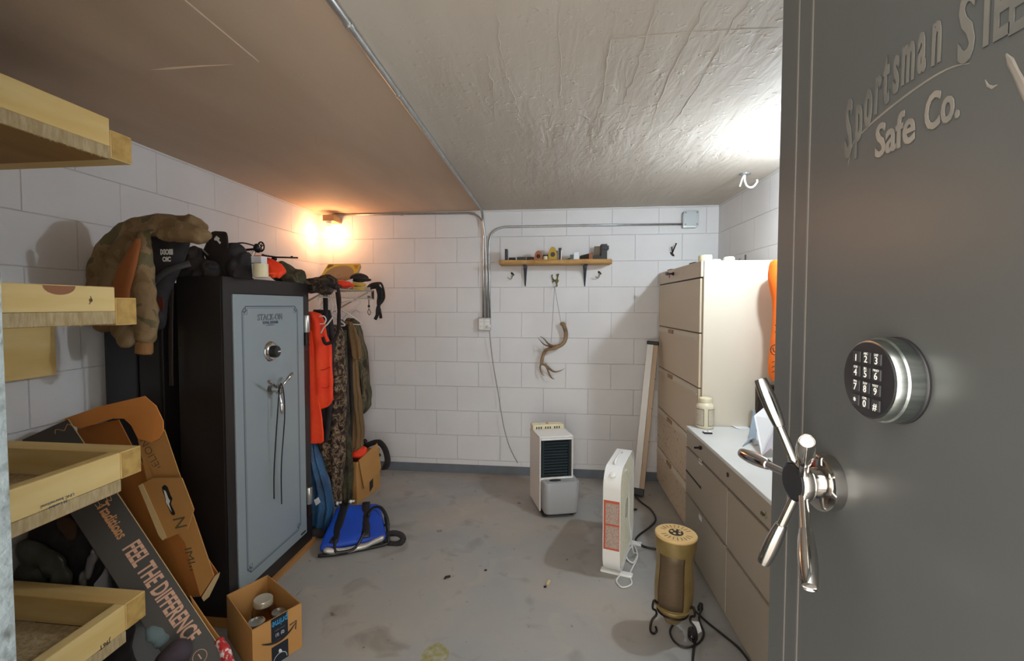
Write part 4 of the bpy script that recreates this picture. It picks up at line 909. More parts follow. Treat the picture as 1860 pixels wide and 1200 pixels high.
# handle
q = S(492, 706, .008)
hb_ = build('handle_hub', MB().lathe([(.030,0),(.026,.012),(.018,.014),(.016,.034),(.026,.036),(.027,.052),(.020,.056),(.001,.057)], (xs, q.y, q.z), (1,0,0), 28), M['chrome'], dr, smooth='auto')
for a_ in (32, 152, 272):
    d = Vector((.10, math.cos(R(a_)), math.sin(R(a_)))).normalized()
    build('spoke', MB().lathe([(.006,.02),(.006,.07),(.009,.074),(.0095,.115),(.007,.122),(.001,.123)], (xs+.044, q.y, q.z), d, 14), M['chrome'], hb_, smooth='auto')
for yy, zz in ((dy1+.016, P(552,588,X=SX).z), (dy1+.016, P(560,897,X=SX).z)):
    h_ = build('hinge', MB().lathe([(.017,-.048),(.018,-.046),(.018,.046),(.017,.048)], (SX+.014, yy+.004, zz), (0,0,1), 18), M['nickel'], t, smooth='auto')
    build('hinge_pin', MB().lathe([(.012,-.115),(.012,-.0485)], (SX+.012, yy+.004, zz), (0,0,1), 14).lathe([(.016,-.120),(.016,-.1155)], (SX+.013, yy+.004, zz), (0,0,1), 14), M['iron'], h_)
t = root('lanyard', (xs+.05, q.y, q.z), 'thin black cord looped over the safe handle with two hanging ends', 'cord')
hx_ = xs+.052
l1 = S(500, 905, .03); l2 = S(513, 915, .03)
mb = MB()
mb.tube(spline([(hx_+.010,q.y-.012,q.z+.032),(hx_+.006,q.y-.022,q.z-.01),(hx_-.005,l1.y-.012,q.z-.15),(SX+.032,l1.y-.008,q.z-.40),(SX+.026,l1.y-.004,l1.z)]), .0032, 6)
mb.tube(spline([(hx_+.010,q.y-.012,q.z+.032),(hx_+.008,q.y+.012,q.z-.02),(hx_-.003,q.y+.035,q.z-.15),(SX+.034,l2.y-.01,q.z-.40),(SX+.026,l2.y-.0,l2.z)]), .0032, 6)
build('loop', mb, M['cord_b'], t, smooth=True)
t = top(build('plywood_sheet', MB().box(SB-.01, SY0-.02, 0, SX+.018, SY1+.02, .0295), mat('orange brown plywood', (.42,.20,.06), .7)), 'thin plywood sheet under the black and grey gun safe', 'board')
# second, plain black cabinet behind
t = root('gun_cabinet', (-1.77, 1.95, 0), 'plain dark steel cabinet between the gun safe and the left wall', 'cabinet')
build('cabinet_body', MB().box(-1.935, 1.83, 0, -1.66, 2.45, 1.50), M['safeblack'], t, bevel=.004)
build('cabinet_door', MB().box(-1.925, 1.815, .03, -1.775, 1.829, 1.48), mat('blue black enamel', (.03,.032,.042), .4), t, bevel=.003)
build('side_panel', MB().box(-1.765, 1.822, .03, -1.67, 1.829, 1.48), M['black'], t)
# ------------------------------------------------------------------ cloth helpers
def ribbon(pts, Y, th=.03, n=16, amp=.006, sc=14, seed=1, sub=5, M_=None):
    "soft strip: pts = (x, y, half width in photo px [, depth offset])"
    P3 = [P(p[0], p[1], Y=Y+(p[3] if len(p) > 3 else 0)) for p in pts]
    s_ = spline(P3, sub); m = len(s_); w_ = []
    for i in range(m):
        f_ = i/sub; k = min(int(f_), len(pts)-2); fr_ = f_-k
        w_.append((pts[k][2]*(1-fr_)+pts[k+1][2]*fr_)*Y/850)
    mb = MB(M_); mb.tube(s_, w_, n, flat=min(1, th/max(max(w_), 1e-4)), up=(0,1,0)) if False else None
    rings = []
    for i, p in enumerate(s_):
        tg = (s_[min(i+1,m-1)]-s_[max(i-1,0)]); tg.normalize(); a = tg.cross(Vector((0,1,0)));
        a.normalize(); b = tg.cross(a); e = min(1, (i+.6)/2, (m-.4-i)/2)
        rings.append([p + a*(math.cos(2*math.pi*k/n)*w_[i]*(.75+.25*e)) + b*(math.sin(2*math.pi*k/n)*min(th, w_[i]*1.1)*(.5+.5*e)) for k in range(n)])
    mb.loft(rings); mb.crumple(amp, sc, seed); return mb
def garment(name, Y, levels, th, m, parent, folds=5, amp=.012, seed=1, n=40, sub=3):
    "hanging cloth: levels = (y, x left, x right) in the photo, on the plane Y"
    lv = []
    for i in range(len(levels)-1):
        for k in range(sub): f_ = k/sub; lv.append([levels[i][j]*(1-f_)+levels[i+1][j]*f_ for j in range(3)])
    lv.append(list(levels[-1])); rings = []
    for j, (y, xl, xr) in enumerate(lv):
        a = P(xl, y, Y=Y); b = P(xr, y, Y=Y); c = (a+b)/2; hw = (b.x-a.x)/2; r_ = []
        e = min(1, .35+.2*j)
        for k in range(n):
            th_ = 2*math.pi*k/n; cx_ = math.cos(th_); sy_ = math.sin(th_)
            fold = amp*math.sin(cx_*folds*2.2+seed+j*.06)*abs(sy_)*(.4+.6*min(1, j/8))
            r_.append(Vector((c.x+hw*math.copysign(abs(cx_)**.8, cx_), Y+th*e*math.copysign(abs(sy_)**.6, sy_)+fold, c.z)))
        rings.append(r_)
    mb = MB(); mb.loft(rings); mb.crumple(amp*.5, 11, seed)
    return build(name, mb, m, parent, smooth=True)
# ------------------------------------------------------------------ wire shelf
WZ = P(640, 526, X=-1.34).z; wy0, wy1 = 2.60, 3.42; wx0, wx1 = XL+.002, -1.34
t = root('wire_shelf', ((wx0+wx1)/2, 3.0, WZ), 'white wire closet shelf on the left wall behind the gun safe', 'shelf')
m_wire = mat('off white wire', (.42,.38,.33), .4)
mb = MB(); n_ = 34
for k in range(n_+1):
    y = wy0+(wy1-wy0)*k/n_; mb.tube([(wx0,y,WZ),(wx1,y,WZ),(wx1+.002,y,WZ-.058)], .0026, 5)
build('deck_wires', mb, m_wire, t)
mb = MB()
for x, z in ((wx0+.01,WZ-.003),(wx0+.2,WZ-.004),(wx0+.4,WZ-.004),(wx1,WZ-.003),(wx1+.002,WZ-.058)): mb.tube([(x,wy0,z),(x,wy1,z)], .0042, 6)
build('rail_wires', mb, m_wire, t)
build('end_cap', MB().box(wx1-.012, wy1-.002, WZ-.062, wx1+.008, wy1+.012, WZ+.006), M['iron'], t, bevel=.002)
build('support_arm', MB().tube([(wx1-.02, 2.75, WZ-.008), (XL+.004, 2.75, WZ-.32)], .006, 8).tube([(wx1-.02, 3.38, WZ-.008), (XL+.004, 3.38, WZ-.32)], .006, 8), m_wire, t)
rail_z = WZ-.062
# ------------------------------------------------------------------ hangers and garments
def hanger(Y, cx, cz, w_, drop, lab, m='white', tilt=0):
    t = root('clothes_hanger', (cx, Y, cz), lab, 'hanger', None)
    hk = spline([(cx-.018,Y,cz+.055),(cx-.012,Y,cz+.078),(cx+.008,Y,cz+.080),(cx+.020,Y,cz+.062),(cx+.012,Y,cz+.040),(cx,Y,cz+.028),(cx,Y,cz)])
    build('hook', MB().tube(hk, .0028, 6), M['nickel'], t, smooth=True)
    s_ = spline([(cx,Y,cz),(cx+w_*.5,Y,cz-drop*.45+tilt),(cx+w_,Y,cz-drop+tilt),(cx+w_+.008,Y,cz-drop-.012+tilt),(cx+w_-.012,Y,cz-drop-.018+tilt),(cx,Y,cz-drop-.014),(cx-w_+.012,Y,cz-drop-.018-tilt),(cx-w_-.008,Y,cz-drop-.012-tilt),(cx-w_,Y,cz-drop-tilt),(cx-w_*.5,Y,cz-drop*.45-tilt)], 5)
    build('shoulder_bar', MB().tube(s_, .0045, 8, closed=True), M[m], t, smooth=True)
    return t
hz_ = rail_z-.065
hanger(2.70, -1.56, hz_-.03, .14, .13, 'white hanger holding the blaze orange vest')
hanger(2.80, -1.55, hz_, .15, .10, 'white hanger holding the leaf camouflage overalls')
hanger(3.02, -1.55, hz_, .16, .10, 'white hanger in front of the tan coat')
hanger(3.25, -1.53, hz_, .16, .10, 'white hanger holding the olive camouflage jacket')
# empty tilted hanger seen in profile against the wall
t = root('clothes_hanger', P(650,560,Y=3.36), 'empty white hanger tilted diagonally under the end of the wire shelf', 'hanger')
H_ = lambda x, y: P(x, y, Y=3.36)
build('shoulder_bar', MB().tube(spline([H_(617,550), H_(632,546), H_(645,546), H_(652,543), H_(654,549), H_(647,556), H_(630,572), H_(614,587)]), .006, 8), M['white'], t, smooth=True)
build('hook', MB().tube(spline([H_(655,575)+Vector((0,0,.0)), H_(653,567), H_(646,563), H_(640,567), H_(641,574)]), .003, 6), M['nickel'], t, smooth=True)
t = root('clothes_hanger', P(590,570,Y=2.9), 'bunch hanger of white plastic leaning between the orange vest and black straps', 'hanger')
H_ = lambda x, y, Y=2.64: P(x, y, Y=Y)
build('shoulder_bar', MB().tube(spline([H_(583,605), H_(588,595), H_(596,587), H_(604,576)]), .0045, 8), M['white'], t, smooth=True)
build('loop_end', MB().tube(spline([H_(580,575), H_(588,574), H_(592,580), H_(589,587), H_(581,588)]), .0042, 8), M['white'], t, smooth=True)
for k, (x, y) in enumerate(((600,542),(607,548),(623,585))):
    t = root('clothes_hanger', P(x, y, Y=2.95+k*.12), ['white hanger hook nearest the safe under the wire shelf','second white hanger hook under the wire shelf','white hanger loop with a blue size ring above the tan coat'][k], 'hanger')
    Y_ = 2.95+k*.12; H_ = lambda a, b: P(a, b, Y=Y_)
    build('shoulder_bar', MB().tube(spline([H_(x-4,y-8), H_(x,y), H_(x+5,y+12), H_(x+2,y+20), H_(x-4,y+18), H_(x-2,y+6), H_(x+4,y-6)]), .0042, 8), M['white'], t, smooth=True)
    if k == 2: build('size_ring', MB().lathe([(.022,-.01),(.022,.01)], H_(x-3,y), (.4,-1,0), 16), mat('blue ring plastic', (.08,.09,.25), .4), t)
t = root('orange_vest', P(585,700,Y=2.66), 'blaze orange hunting vest hanging behind the safe door hinges', 'vest')
garment('vest_front', 2.66, [(565,545,570),(570,540,582),(585,540,590),(610,540,594),(628,540,601),(650,540,602),(690,540,605),(725,540,605),(733,540,600),(738,540,592),(742,540,583)], .030, M['orange'], t, 3, .012, 2)
garment('vest_panel', 2.625, [(600,540,566),(700,540,576),(760,540,585),(800,540,588),(804,545,584)], .012, M['orange'], t, 2, .006, 4)
build('pocket_seam', MB().tube([P(583,672,Y=2.62), P(590,671,Y=2.622), P(600,666,Y=2.628)], .0022, 5).tube([P(585,704,Y=2.618), P(592,704,Y=2.62), P(600,701,Y=2.626)], .0018, 5), mat('deep red seam', (.45,.03,.01), .8), t)
t = root('camouflage_overalls', P(600,760,Y=2.85), 'leaf camouflage overalls hanging behind the orange vest, hem near the floor', 'overalls')
garment('overall_leg', 2.875, [(590,585,618),(605,575,622),(640,572,624),(680,575,627),(720,572,627),(770,568,627),(810,570,627),(850,575,624),(880,583,621),(905,590,620),(914,596,618)], .055, M['leafcamo'], t, 5, .018, 5)
garment('inner_leg', 2.965, [(600,600,628),(700,605,632),(780,605,636),(850,612,640),(905,618,638),(915,622,636)], .05, camo('green brown cloth', [(.015,.012,.008),(.04,.03,.015),(.06,.055,.025)], 14), t, 4, .012, 9)
build('shoulder_strap', MB().tube(spline([P(612,530,Y=2.78), P(616,570,Y=2.77), P(614,600,Y=2.77), P(606,618,Y=2.77), P(594,622,Y=2.77)]), .011, 8, flat=.25, up=(0,1,0)), M['darkcloth'], t, smooth=True)
for x, y in ((613,914),(637,911)):
    q = P(x, y, Y=2.80); build('cuff_toggle', MB().lathe([(.006,0),(.006,.03)], q, (.8,-.2,.3), 10).ball(q, .012, .012, .012), M['white'], t, smooth=True)
t = root('black_jacket', P(590,600,Y=2.76), 'black garment hanging just behind the orange vest', 'jacket')
garment('jacket_body', 2.755, [(562,570,600),(580,560,605),(620,560,608),(700,560,606),(780,560,600),(800,565,596)], .018, M['blackcloth'], t, 3, .01, 11)
t = root('tan_coat', P(645,700,Y=3.08), 'plain tan canvas coat hanging between the camouflage overalls and jacket', 'coat')
garment('coat_body', 3.15, [(585,620,640),(600,612,646),(640,615,648),(700,620,652),(750,624,658),(790,625,661),(810,628,660),(816,632,652)], .045, M['tan'], t, 6, .02, 3)
garment('coat_sleeve', 3.085, [(592,632,644),(620,636,654),(645,640,657),(652,644,656)], .025, M['tan'], t, 2, .006, 7)
garment('dark_lining', 3.08, [(590,618,634),(650,622,640),(740,628,642),(800,632,640)], .018, M['darkcloth'], t, 2, .006, 13)
t = root('camouflage_jacket', P(655,660,Y=3.28), 'olive camouflage jacket hanging furthest back under the wire shelf', 'jacket')
garment('jacket_body', 3.31, [(578,632,646),(585,625,651),(610,625,657),(640,630,664),(690,635,670),(715,640,673),(738,645,671),(746,648,666),(750,652,662)], .06, M['olive'], t, 4, .02, 6)
t = root('nylon_strap', P(605,560,Y=2.72), 'wide black strap hanging from the wire shelf beside the safe', 'strap')
build('webbing', MB().tube([P(591,535,Y=2.72), P(592,580,Y=2.72), P(594,625,Y=2.72)], .016, 8, flat=.3, up=(0,1,0)), M['blackcloth'], t, smooth=True)
t = root('nylon_strap', P(603,580,Y=2.66), 'dark narrow strap looping down from the camouflage heap', 'strap')
build('webbing', MB().tube(spline([P(614,524,Y=2.58), P(617,545,Y=2.60), P(615,575,Y=2.62), P(614,600,Y=2.62), P(607,617,Y=2.62), P(592,624,Y=2.62), P(586,612,Y=2.62)]), .010, 8, flat=.3, up=(0,1,0)), M['darkcloth'], t, smooth=True)
# straps of the harness at the shelf's end
t = root('safety_harness', P(690,540,Y=3.38), 'black webbing harness draped over the right end of the wire shelf', 'harness')
Hn = lambda x, y, Y=3.40: P(x, y, Y=Y)
build('webbing', MB().tube(spline([Hn(666,527), Hn(676,522), Hn(688,522), Hn(693,530), Hn(692,545), Hn(686,560), Hn(685,572), Hn(681,580)]), .013, 8, flat=.35, up=(0,1,0)).tube(spline([Hn(684,520), Hn(688,535), Hn(687,550), Hn(690,566), Hn(692,578)]), .012, 8, flat=.35, up=(0,1,0)).tube(spline([Hn(680,518), Hn(691,514), Hn(696,524), Hn(698,538), Hn(696,545), Hn(692,551)]), .008, 8, flat=.4, up=(0,1,0)), M['blackcloth'], t, smooth=True)
build('padded_roll', MB().tube(spline([Hn(668,525,3.36), Hn(676,518,3.36), Hn(688,516,3.36)]), .018, 10), M['darkcloth'], t, smooth=True)
build('buckle', MB().box(Hn(664,524).x, 3.33, Hn(664,528).z, Hn(678,524).x, 3.345, Hn(664,522).z), M['silver'], t, bevel=.002)
t = root('wrist_lanyard', P(670,560,Y=3.36), 'black cord loop with a toggle hanging below the wire shelf', 'cord')
Hn = lambda x, y, Y=3.36: P(x, y, Y=Y)
build('cord_loop', MB().tube([Hn(670,541), Hn(670,555)], .003, 6).tube(spline([Hn(670,560), Hn(668,567), Hn(671,572), Hn(673,567), Hn(670,560)]), .0025, 6), M['cord_b'], t)
build('toggle', MB().lathe([(.006,-.010),(.009,0),(.006,.010)], Hn(670,556), (0,0,1), 12).box(Hn(668,541).x, 3.35, Hn(668,543).z, Hn(672,541).x, 3.37, Hn(668,537).z), M['black'], t)
# target box on the wire shelf
t = root('game_box', P(620,500,Y=3.3), 'yellow square box with a round clear window leaning on the wire shelf', 'box')
G = lambda x, y, Y: P(x, y, Y=Y)
A_, B_, C_, D_ = G(592,478,3.42), G(654,481,3.46), G(634,524,3.22), G(578,512,3.20)
A_, B_ = G(596,480,3.40), G(655,480,3.44); C_, D_ = G(636,524,3.26), G(572,520,3.22)
nrm = (B_-A_).cross(D_-A_).normalized(); 
if nrm.y > 0: nrm = -nrm
cen = (A_+B_+C_+D_)/4; n_ = 40; out = []; inn = []
def uvp(u_, v_): return A_.lerp(B_, u_).lerp(D_.lerp(C_, u_), v_)
build('box_tray', MB().prism([A_,B_,C_,D_], -nrm*.03), mat('tan disc card', (.50,.30,.17), .6), t)
rings = []
for k in range(n_):
    a_ = 2*math.pi*k/n_; ca, sa = math.cos(a_), math.sin(a_); m2 = max(abs(ca), abs(sa))
    rings.append([uvp(.5+.5*ca/m2, .5+.5*sa/m2)+nrm*.001, uvp(.5+.43*ca, .5+.43*sa)+nrm*.001, uvp(.5+.43*ca, .5+.43*sa)+nrm*.004, uvp(.5+.5*ca/m2, .5+.5*sa/m2)+nrm*.004])
build('yellow_front', MB().loft(rings, closed=True), mat('yellow card', (.85,.62,.08), .5), t)
mb = MB()
for rr_ in (.10,.17,.24,.31,.38): mb.tube([uvp(.5+rr_*math.cos(k*math.pi/18), .5+rr_*math.sin(k*math.pi/18))+nrm*.0015 for k in range(36)], .0016, 5, closed=True)
build('disc_rings', mb, M['cardedge'], t)
mb = MB(); mo = MB()
for i in range(3):
    for j in range(3-i):
        mb.lathe([(.009,0),(.009,.001)], uvp(.07+.045*j, .07+.05*i)+nrm*.004, nrm, 6); mo.lathe([(.009,0),(.009,.001)], uvp(.93-.045*j, .07+.05*i)+nrm*.004, nrm, 6)
build('printed_dots', mb, mat('green black dots', (.12,.12,.04), .5), t); build('printed_dots', mo, mat('orange dots', (.75,.25,.03), .5), t)
for k in range(2):
    zb = WZ+.0035+k*.030; a = P(640,520,Y=3.30); top(build('yellow_book', MB().box(-1.56-.0*k, 3.14+.01*k, zb, -1.37+.004*k, 3.36, zb+.024), mat('yellow book cover%d'%k, (.80,.50,.06), .5, color2=(.5,.28,.05), nscale=3), bevel=.002), ['lower of two yellow edged books under the black cap','upper of two yellow edged books under the black cap'][k], 'book')
mb = MB(); q = P(655,515,Y=3.25); mb.ball((q.x-.01, 3.25, WZ+.092), .065, .07, .033).ball((q.x+.035, 3.22, WZ+.075), .055,.055,.014).crumple(.004, 14)
top(build('baseball_cap', mb, M['blackcloth'], smooth=True), 'black cap on the yellow books at the end of the wire shelf', 'cap')
q = P(622,518,Y=2.95); mb = MB(); mb.ball((q.x, 2.95, WZ+.030), .075, .08, .026, 20, 12).crumple(.014, 20, 3)
top(build('orange_hat', mb, M['orange'], smooth=True), 'crumpled blaze orange hat on the wire shelf below the yellow box', 'hat')
mb = MB(); q = P(635,514,Y=3.05); mb.prism([P(628,510,Y=3.08), P(640,506,Y=3.1), P(638,522,Y=3.06), P(632,524,Y=3.06)], (0,.01,0)); top(build('paper_slip', mb, M['paper']), 'white slip of paper beside the orange hat', 'paper')
# ------------------------------------------------------------------ things on top of the safe
def heap(name, blobs, m, lab, cat, Y=2.2, amp=.012, sc=14, vox=.008, seed=1, base=None):
    mb = MB()
    for (x, y, rx, rz, *o_) in blobs:
        yy = Y+(o_[0] if o_ else 0); c = P(x, y, Y=yy); k = yy/850; mb.ball(c, rx*k, (o_[1] if len(o_) > 1 else min(rx,rz)*k*1.2), rz*k, 18, 12)
    mb.crumple(amp, sc, seed)
    if base is not None:
        z0 = min(p.z for p in mb.v); z1 = max(p.z for p in mb.v)
        zc = z0+(z1-z0)*.32
        for p in mb.v: p.z = base-.004+max(0, p.z-zc)*(z1-base+.004)/(z1-zc)
    for p in mb.v: p.x = max(p.x, XL+.012); p.z = max(p.z, .012)
    return top(build(name, mb, m, smooth=True, remesh=vox), lab, cat)
heap('camouflage_netting', [(512,490,26,12,0,.06),(530,498,28,13,0,.06),(546,505,28,10,.1,.05),(530,508,22,9,0,.06)], M['olive'], 'mound of dark camouflage clothing at the back of the safe top', 'clothing', 2.47, .02, 12, .009, 2, STOP)
heap('camouflage_gaiter', [(575,512,26,7,0,.07),(592,508,24,9,.1,.06),(602,521,18,6,.1,.05),(572,524,22,8,0,.06),(590,528,18,7,0,.05)], M['darkcamo'], 'brown patterned clothing spilling from the safe onto the wire shelf', 'clothing', 2.62, .018, 18, .008, 4)
t = root('winter_glove', P(490,485,Y=2.15), 'bright orange padded glove lying on top of the safe', 'glove')
Gv = 2.10
mb = MB()
mb.loft([[p for p in r_] for r_ in []]) if False else None
for pts, r_ in (([(470,470),(490,474),(508,482),(515,492)], .017), ([(480,476),(496,485),(510,494)], .017), ([(485,488),(500,495)], .013), ([(468,468),(476,475)], .016)):
    mb.tube(spline([P(x, y, Y=Gv) for x, y in pts]), [r_*.8]+[r_]*(6*(len(pts)-1)-1)+[r_*.5], 10)
    Gv -= .015
mb.crumple(.003, 20)
z0_ = min(p.z for p in mb.v); z1_ = max(p.z for p in mb.v)
for p in mb.v: p.z = STOP+.001+(p.z-z0_)*(z1_-STOP-.001)/(z1_-z0_)
if 1: build('glove_body', mb, M['orange'], t, smooth=True, remesh=.005)
q = P(463,466,Y=2.02)
build('cuff', MB().ball(P(470,468,Y=2.08), .028, .03, .012).ball(P(492,497,Y=2.06), .02,.02,.008), M['orange'], t, smooth=True)
# notepad and candle
zs = STOP
q = P(463,503,Z=zs); 
t = root('white_carton', (P(462,480,Y=1.97).x, 2.0, zs), 'small white carton behind the candle on the safe', 'carton')
a = P(456,500,Y=1.985); b = P(475,500,Y=1.985); zt_ = P(465,465,Y=1.985).z
build('carton_body', MB().box(a.x, 1.985, zs+.0005, b.x, 2.03, zt_), M['paper'], t, bevel=.001)
build('printed_band', MB().box(a.x+.004, 1.9842, zt_-.034, b.x-.002, 1.985, zt_-.030), M['linegray'], t)
q = P(474,503,Y=1.955); h_ = P(474,479,Y=1.955).z-zs
t = root('candle', (q.x, 1.955, zs), 'short cream pillar candle on the front edge of the safe top', 'candle')
rc = 13.5*1.955/850
build('candle_body', MB().lathe([(rc*.97,0),(rc,.003),(rc,h_-.003),(rc*.96,h_),(rc*.7,h_-.002),(.002,h_-.003)], (q.x,1.955,zs+.0005), (0,0,1), 32), mat('cream wax', (.82,.74,.50), .4), t, smooth='auto')
build('wick', MB().tube([(q.x,1.955,zs+h_-.004),(q.x+.001,1.955,zs+h_+.003)], .001, 5), M['ink'], t)
# compound bow cam and limb
t = root('compound_bow', P(470,450,Y=2.2), 'black compound bow lying behind the dark bags with its cam wheel raised', 'bow')
Bw = lambda x, y, Y=2.25: P(x, y, Y=Y)
c_ = Bw(474,448); ring_ = [c_+Vector((.0175*math.cos(R(k*15)), 0, .024*math.sin(R(k*15)))) for k in range(24)]
mb = MB(); mb.tube(ring_, .0035, 8, closed=True)
for a_ in (60, 120, 240, 300, 20): mb.tube([c_, c_+Vector((.0175*math.cos(R(a_)),0,.024*math.sin(R(a_))))], .0025, 6)
mb.ball(Bw(466,450), .017,.012,.022).ball(Bw(470,455), .02,.012,.008)
build('cam_wheel', mb, M['black'], t, smooth=True)
build('limb', MB().tube(spline([Bw(420,443), Bw(440,441), Bw(455,444), Bw(464,447)]), .006, 8, flat=.6).tube([Bw(443,454), Bw(464,452)], .006, 8).ball(Bw(469,456), .012,.01,.008), M['iron'], t, smooth=True)
build('bowstring', MB().tube([Bw(462,452), Bw(452,470)], .0012, 5).tube([Bw(466,455), Bw(458,472)], .0012, 5).tube([Bw(464,447),Bw(446,470)], .001, 5), M['cord_b'], t)
build('stabiliser', MB().tube([Bw(480,464), Bw(502,467), Bw(541,468)], .004, 8).ball(Bw(498,470), .014,.012,.012).ball(Bw(478,463), .008,.01,.005).ball(Bw(530,466), .006,.006,.004), M['iron'], t, smooth=True)
# dark bags on the safe
t = root('camera_bag', P(395,470,Y=1.95), 'black bag with a white arrow mark and flap on the safe corner', 'bag')
mb = MB(); Yb = 1.93
mb.loft([[P(x, y, Y=Yb+.12*s_) for x, y in ((370,455),(384,422),(392,420),(412,420),(414,428),(416,452),(424,480),(430,503),(398,503),(384,503))] for s_ in (0, .3, 1)]); mb.crumple(.004, 12)
build('bag_body', mb, M['darkcloth'], t, bevel=.008)
def ppoly(pts, Y, m, name, par, th=.0015): return build(name, MB().prism([P(x, y, Y=Y) for x, y in pts], (0,th,0)), m, par)
ppoly([(389,433),(393,428),(399,433),(397,436),(401,440),(399,443),(394,437),(389,436)], Yb-.010, M['white'], 'arrow_mark', t)
mb = MB(); mb.ball(P(382,486,Y=1.89), .030,.03,.020).crumple(.004,16); build('side_pouch', mb, M['blackcloth'], t, smooth=True)
build('zip_pull', MB().tube([P(368,453,Y=1.90), P(378,463,Y=1.885)], .0028, 6), M['nickel'], t)
heap('black_bag', [(432,470,20,18,0,.07),(440,480,18,18,0,.07),(428,450,14,10,0,.05),(445,490,12,10,0,.05),(425,488,24,12,0,.06),(448,468,7,16,0,.05)], M['blackcloth'], 'slumped black bag between the arrow-marked bag and white carton', 'bag', 1.98, .012, 16, .007, 5, STOP)
heap('dark_glove', [(355,468,22,12,0,.05),(368,478,24,10,0,.05),(345,476,26,8,0,.05),(330,486,24,5,0,.04),(356,488,30,6,0,.05),(384,474,14,16,0,.05),(350,455,16,8,0,.05)], M['darkcloth'], 'heap of dark brown cloth on the safe beside the backpack', 'clothing', 1.90, .018, 20, .007, 7, STOP)
# backpack hanging with white lettering
t = root('black_backpack', P(290,480,Y=1.78), 'black backpack with white lettering hanging beside the camouflage jacket', 'backpack')
mb = MB(); lv = [(412,292,340),(424,280,348),(440,270,345),(460,266,338),(480,268,330),(510,268,312),(540,272,300),(580,276,296),(600,280,292)]
rings = []
for y, xl, xr in lv:
    a = P(xl, y, Y=1.775); b = P(xr, y, Y=1.775); c = (a+b)/2; hw = (b.x-a.x)/2
    rings.append([Vector((c.x+hw*math.copysign(abs(math.cos(R(k*18)))**.6, math.cos(R(k*18))), 1.775+.035*math.sin(R(k*18)), c.z)) for k in range(20)])
mb.loft(rings); mb.crumple(.006, 10, 2); build('pack_body', mb, M['blackcloth'], t, smooth=True, subd=1)
q = P(303,458,Y=1.733); text('lettering', 'IXIOIIII', .030, q, (1,0,0), (0,0,1), M['white'], t, bold=.0012, width=.62)
q = P(303,471,Y=1.733); text('lettering', 'OIC', .026, q, (1,0,0), (0,0,1), M['white'], t, bold=.0012, width=.8)
build('shoulder_strap', MB().tube(spline([P(345,478,Y=1.76), P(325,484,Y=1.74), P(300,494,Y=1.73), P(280,512,Y=1.73), P(274,530,Y=1.74)]), .014, 8, flat=.3, up=(0,1,0)), mat('grey black webbing', (.05,.05,.055), .6), t, smooth=True)
build('red_label', MB().prism([P(x, y, Y=1.735) for x, y in ((286,540),(296,540),(297,563),(288,563))], (0,.002,0)), mat('dull red tag', (.12,.02,.012), .7), t)
build('hanging_strap', MB().tube(spline([P(312,500,Y=1.80), P(310,600,Y=1.80), P(311,700,Y=1.80)]), .011, 8, flat=.3, up=(0,1,0)), M['darkcloth'], t, smooth=True)
# camouflage jacket draped over the plain cabinet
t = root('camouflage_jacket', P(240,500,Y=1.72), 'faded camouflage jacket draped over the dark cabinet, sleeve hanging down', 'jacket')
Y0 = 1.72
mb = MB()
def rib(pts, th=.03, Y=Y0, n=14): 
    r_ = ribbon(pts, Y, th, n, 0, 10, 1); mb.v, mb.f = mb.v, mb.f; mb.add(r_.v, r_.f)
rib([(180,470,16,.08),(215,430,16,.06),(260,405,16,.06),(310,402,16,.06),(350,405,14,.06),(368,420,10,.06)], .045)
rib([(215,440,10,.02),(240,425,14,.02),(275,418,16,.02),(300,415,16,.02)], .04)
rib([(280,400,14,.03),(320,415,20,.02),(352,425,18,.02),(372,432,12,.02)], .04)
rib([(195,600,20,.04),(188,560,28,.04),(185,510,24,.04),(195,460,24,.04),(225,425,20,.04),(255,408,14,.04)], .05)
rib([(205,560,20,.0),(205,510,26,.0),(218,465,24,.0),(240,435,20,.0)], .04)
rib([(290,425,14,0),(330,425,16,0),(365,425,13,.02),(378,432,7,.02)], .05)
rib([(228,630,14,.04),(225,605,22,.03),(215,580,22,.03)], .03)
rib([(262,425,8,-.02),(262,450,13,-.03),(258,490,20,-.035),(258,530,26,-.04),(262,570,26,-.04),(265,600,21,-.04),(262,622,16,-.04)], .035)
mb.crumple(.012, 9, 3); mb.crumple(.008, 24, 8); mb.crumple(.004, 50, 5)
build('jacket_body', mb, M['jacketcamo'], t, smooth=True, remesh=.006)
build('cuff', ribbon([(262,618,15,-.04),(262,632,15,-.04),(261,643,15,-.04)], Y0, .03, 14, .001), mat('knit tan cuff', (.28,.14,.05), .9, bump=.6, bscale=60, stretch=(6,6,1), bdist=.003), t, smooth=True)
build('cuff_opening', MB().lathe([(.026,0),(.026,.003)], P(261,642,Y=Y0-.048), (0,-.5,-1), 18, 1, .7), M['black'], t)
build('lining', ribbon([(252,432,4,-.085),(240,465,13,-.085),(225,505,20,-.085),(220,540,18,-.085),(222,560,10,-.085)], Y0, .014, 12, .003), M['rust'], t, smooth=True)
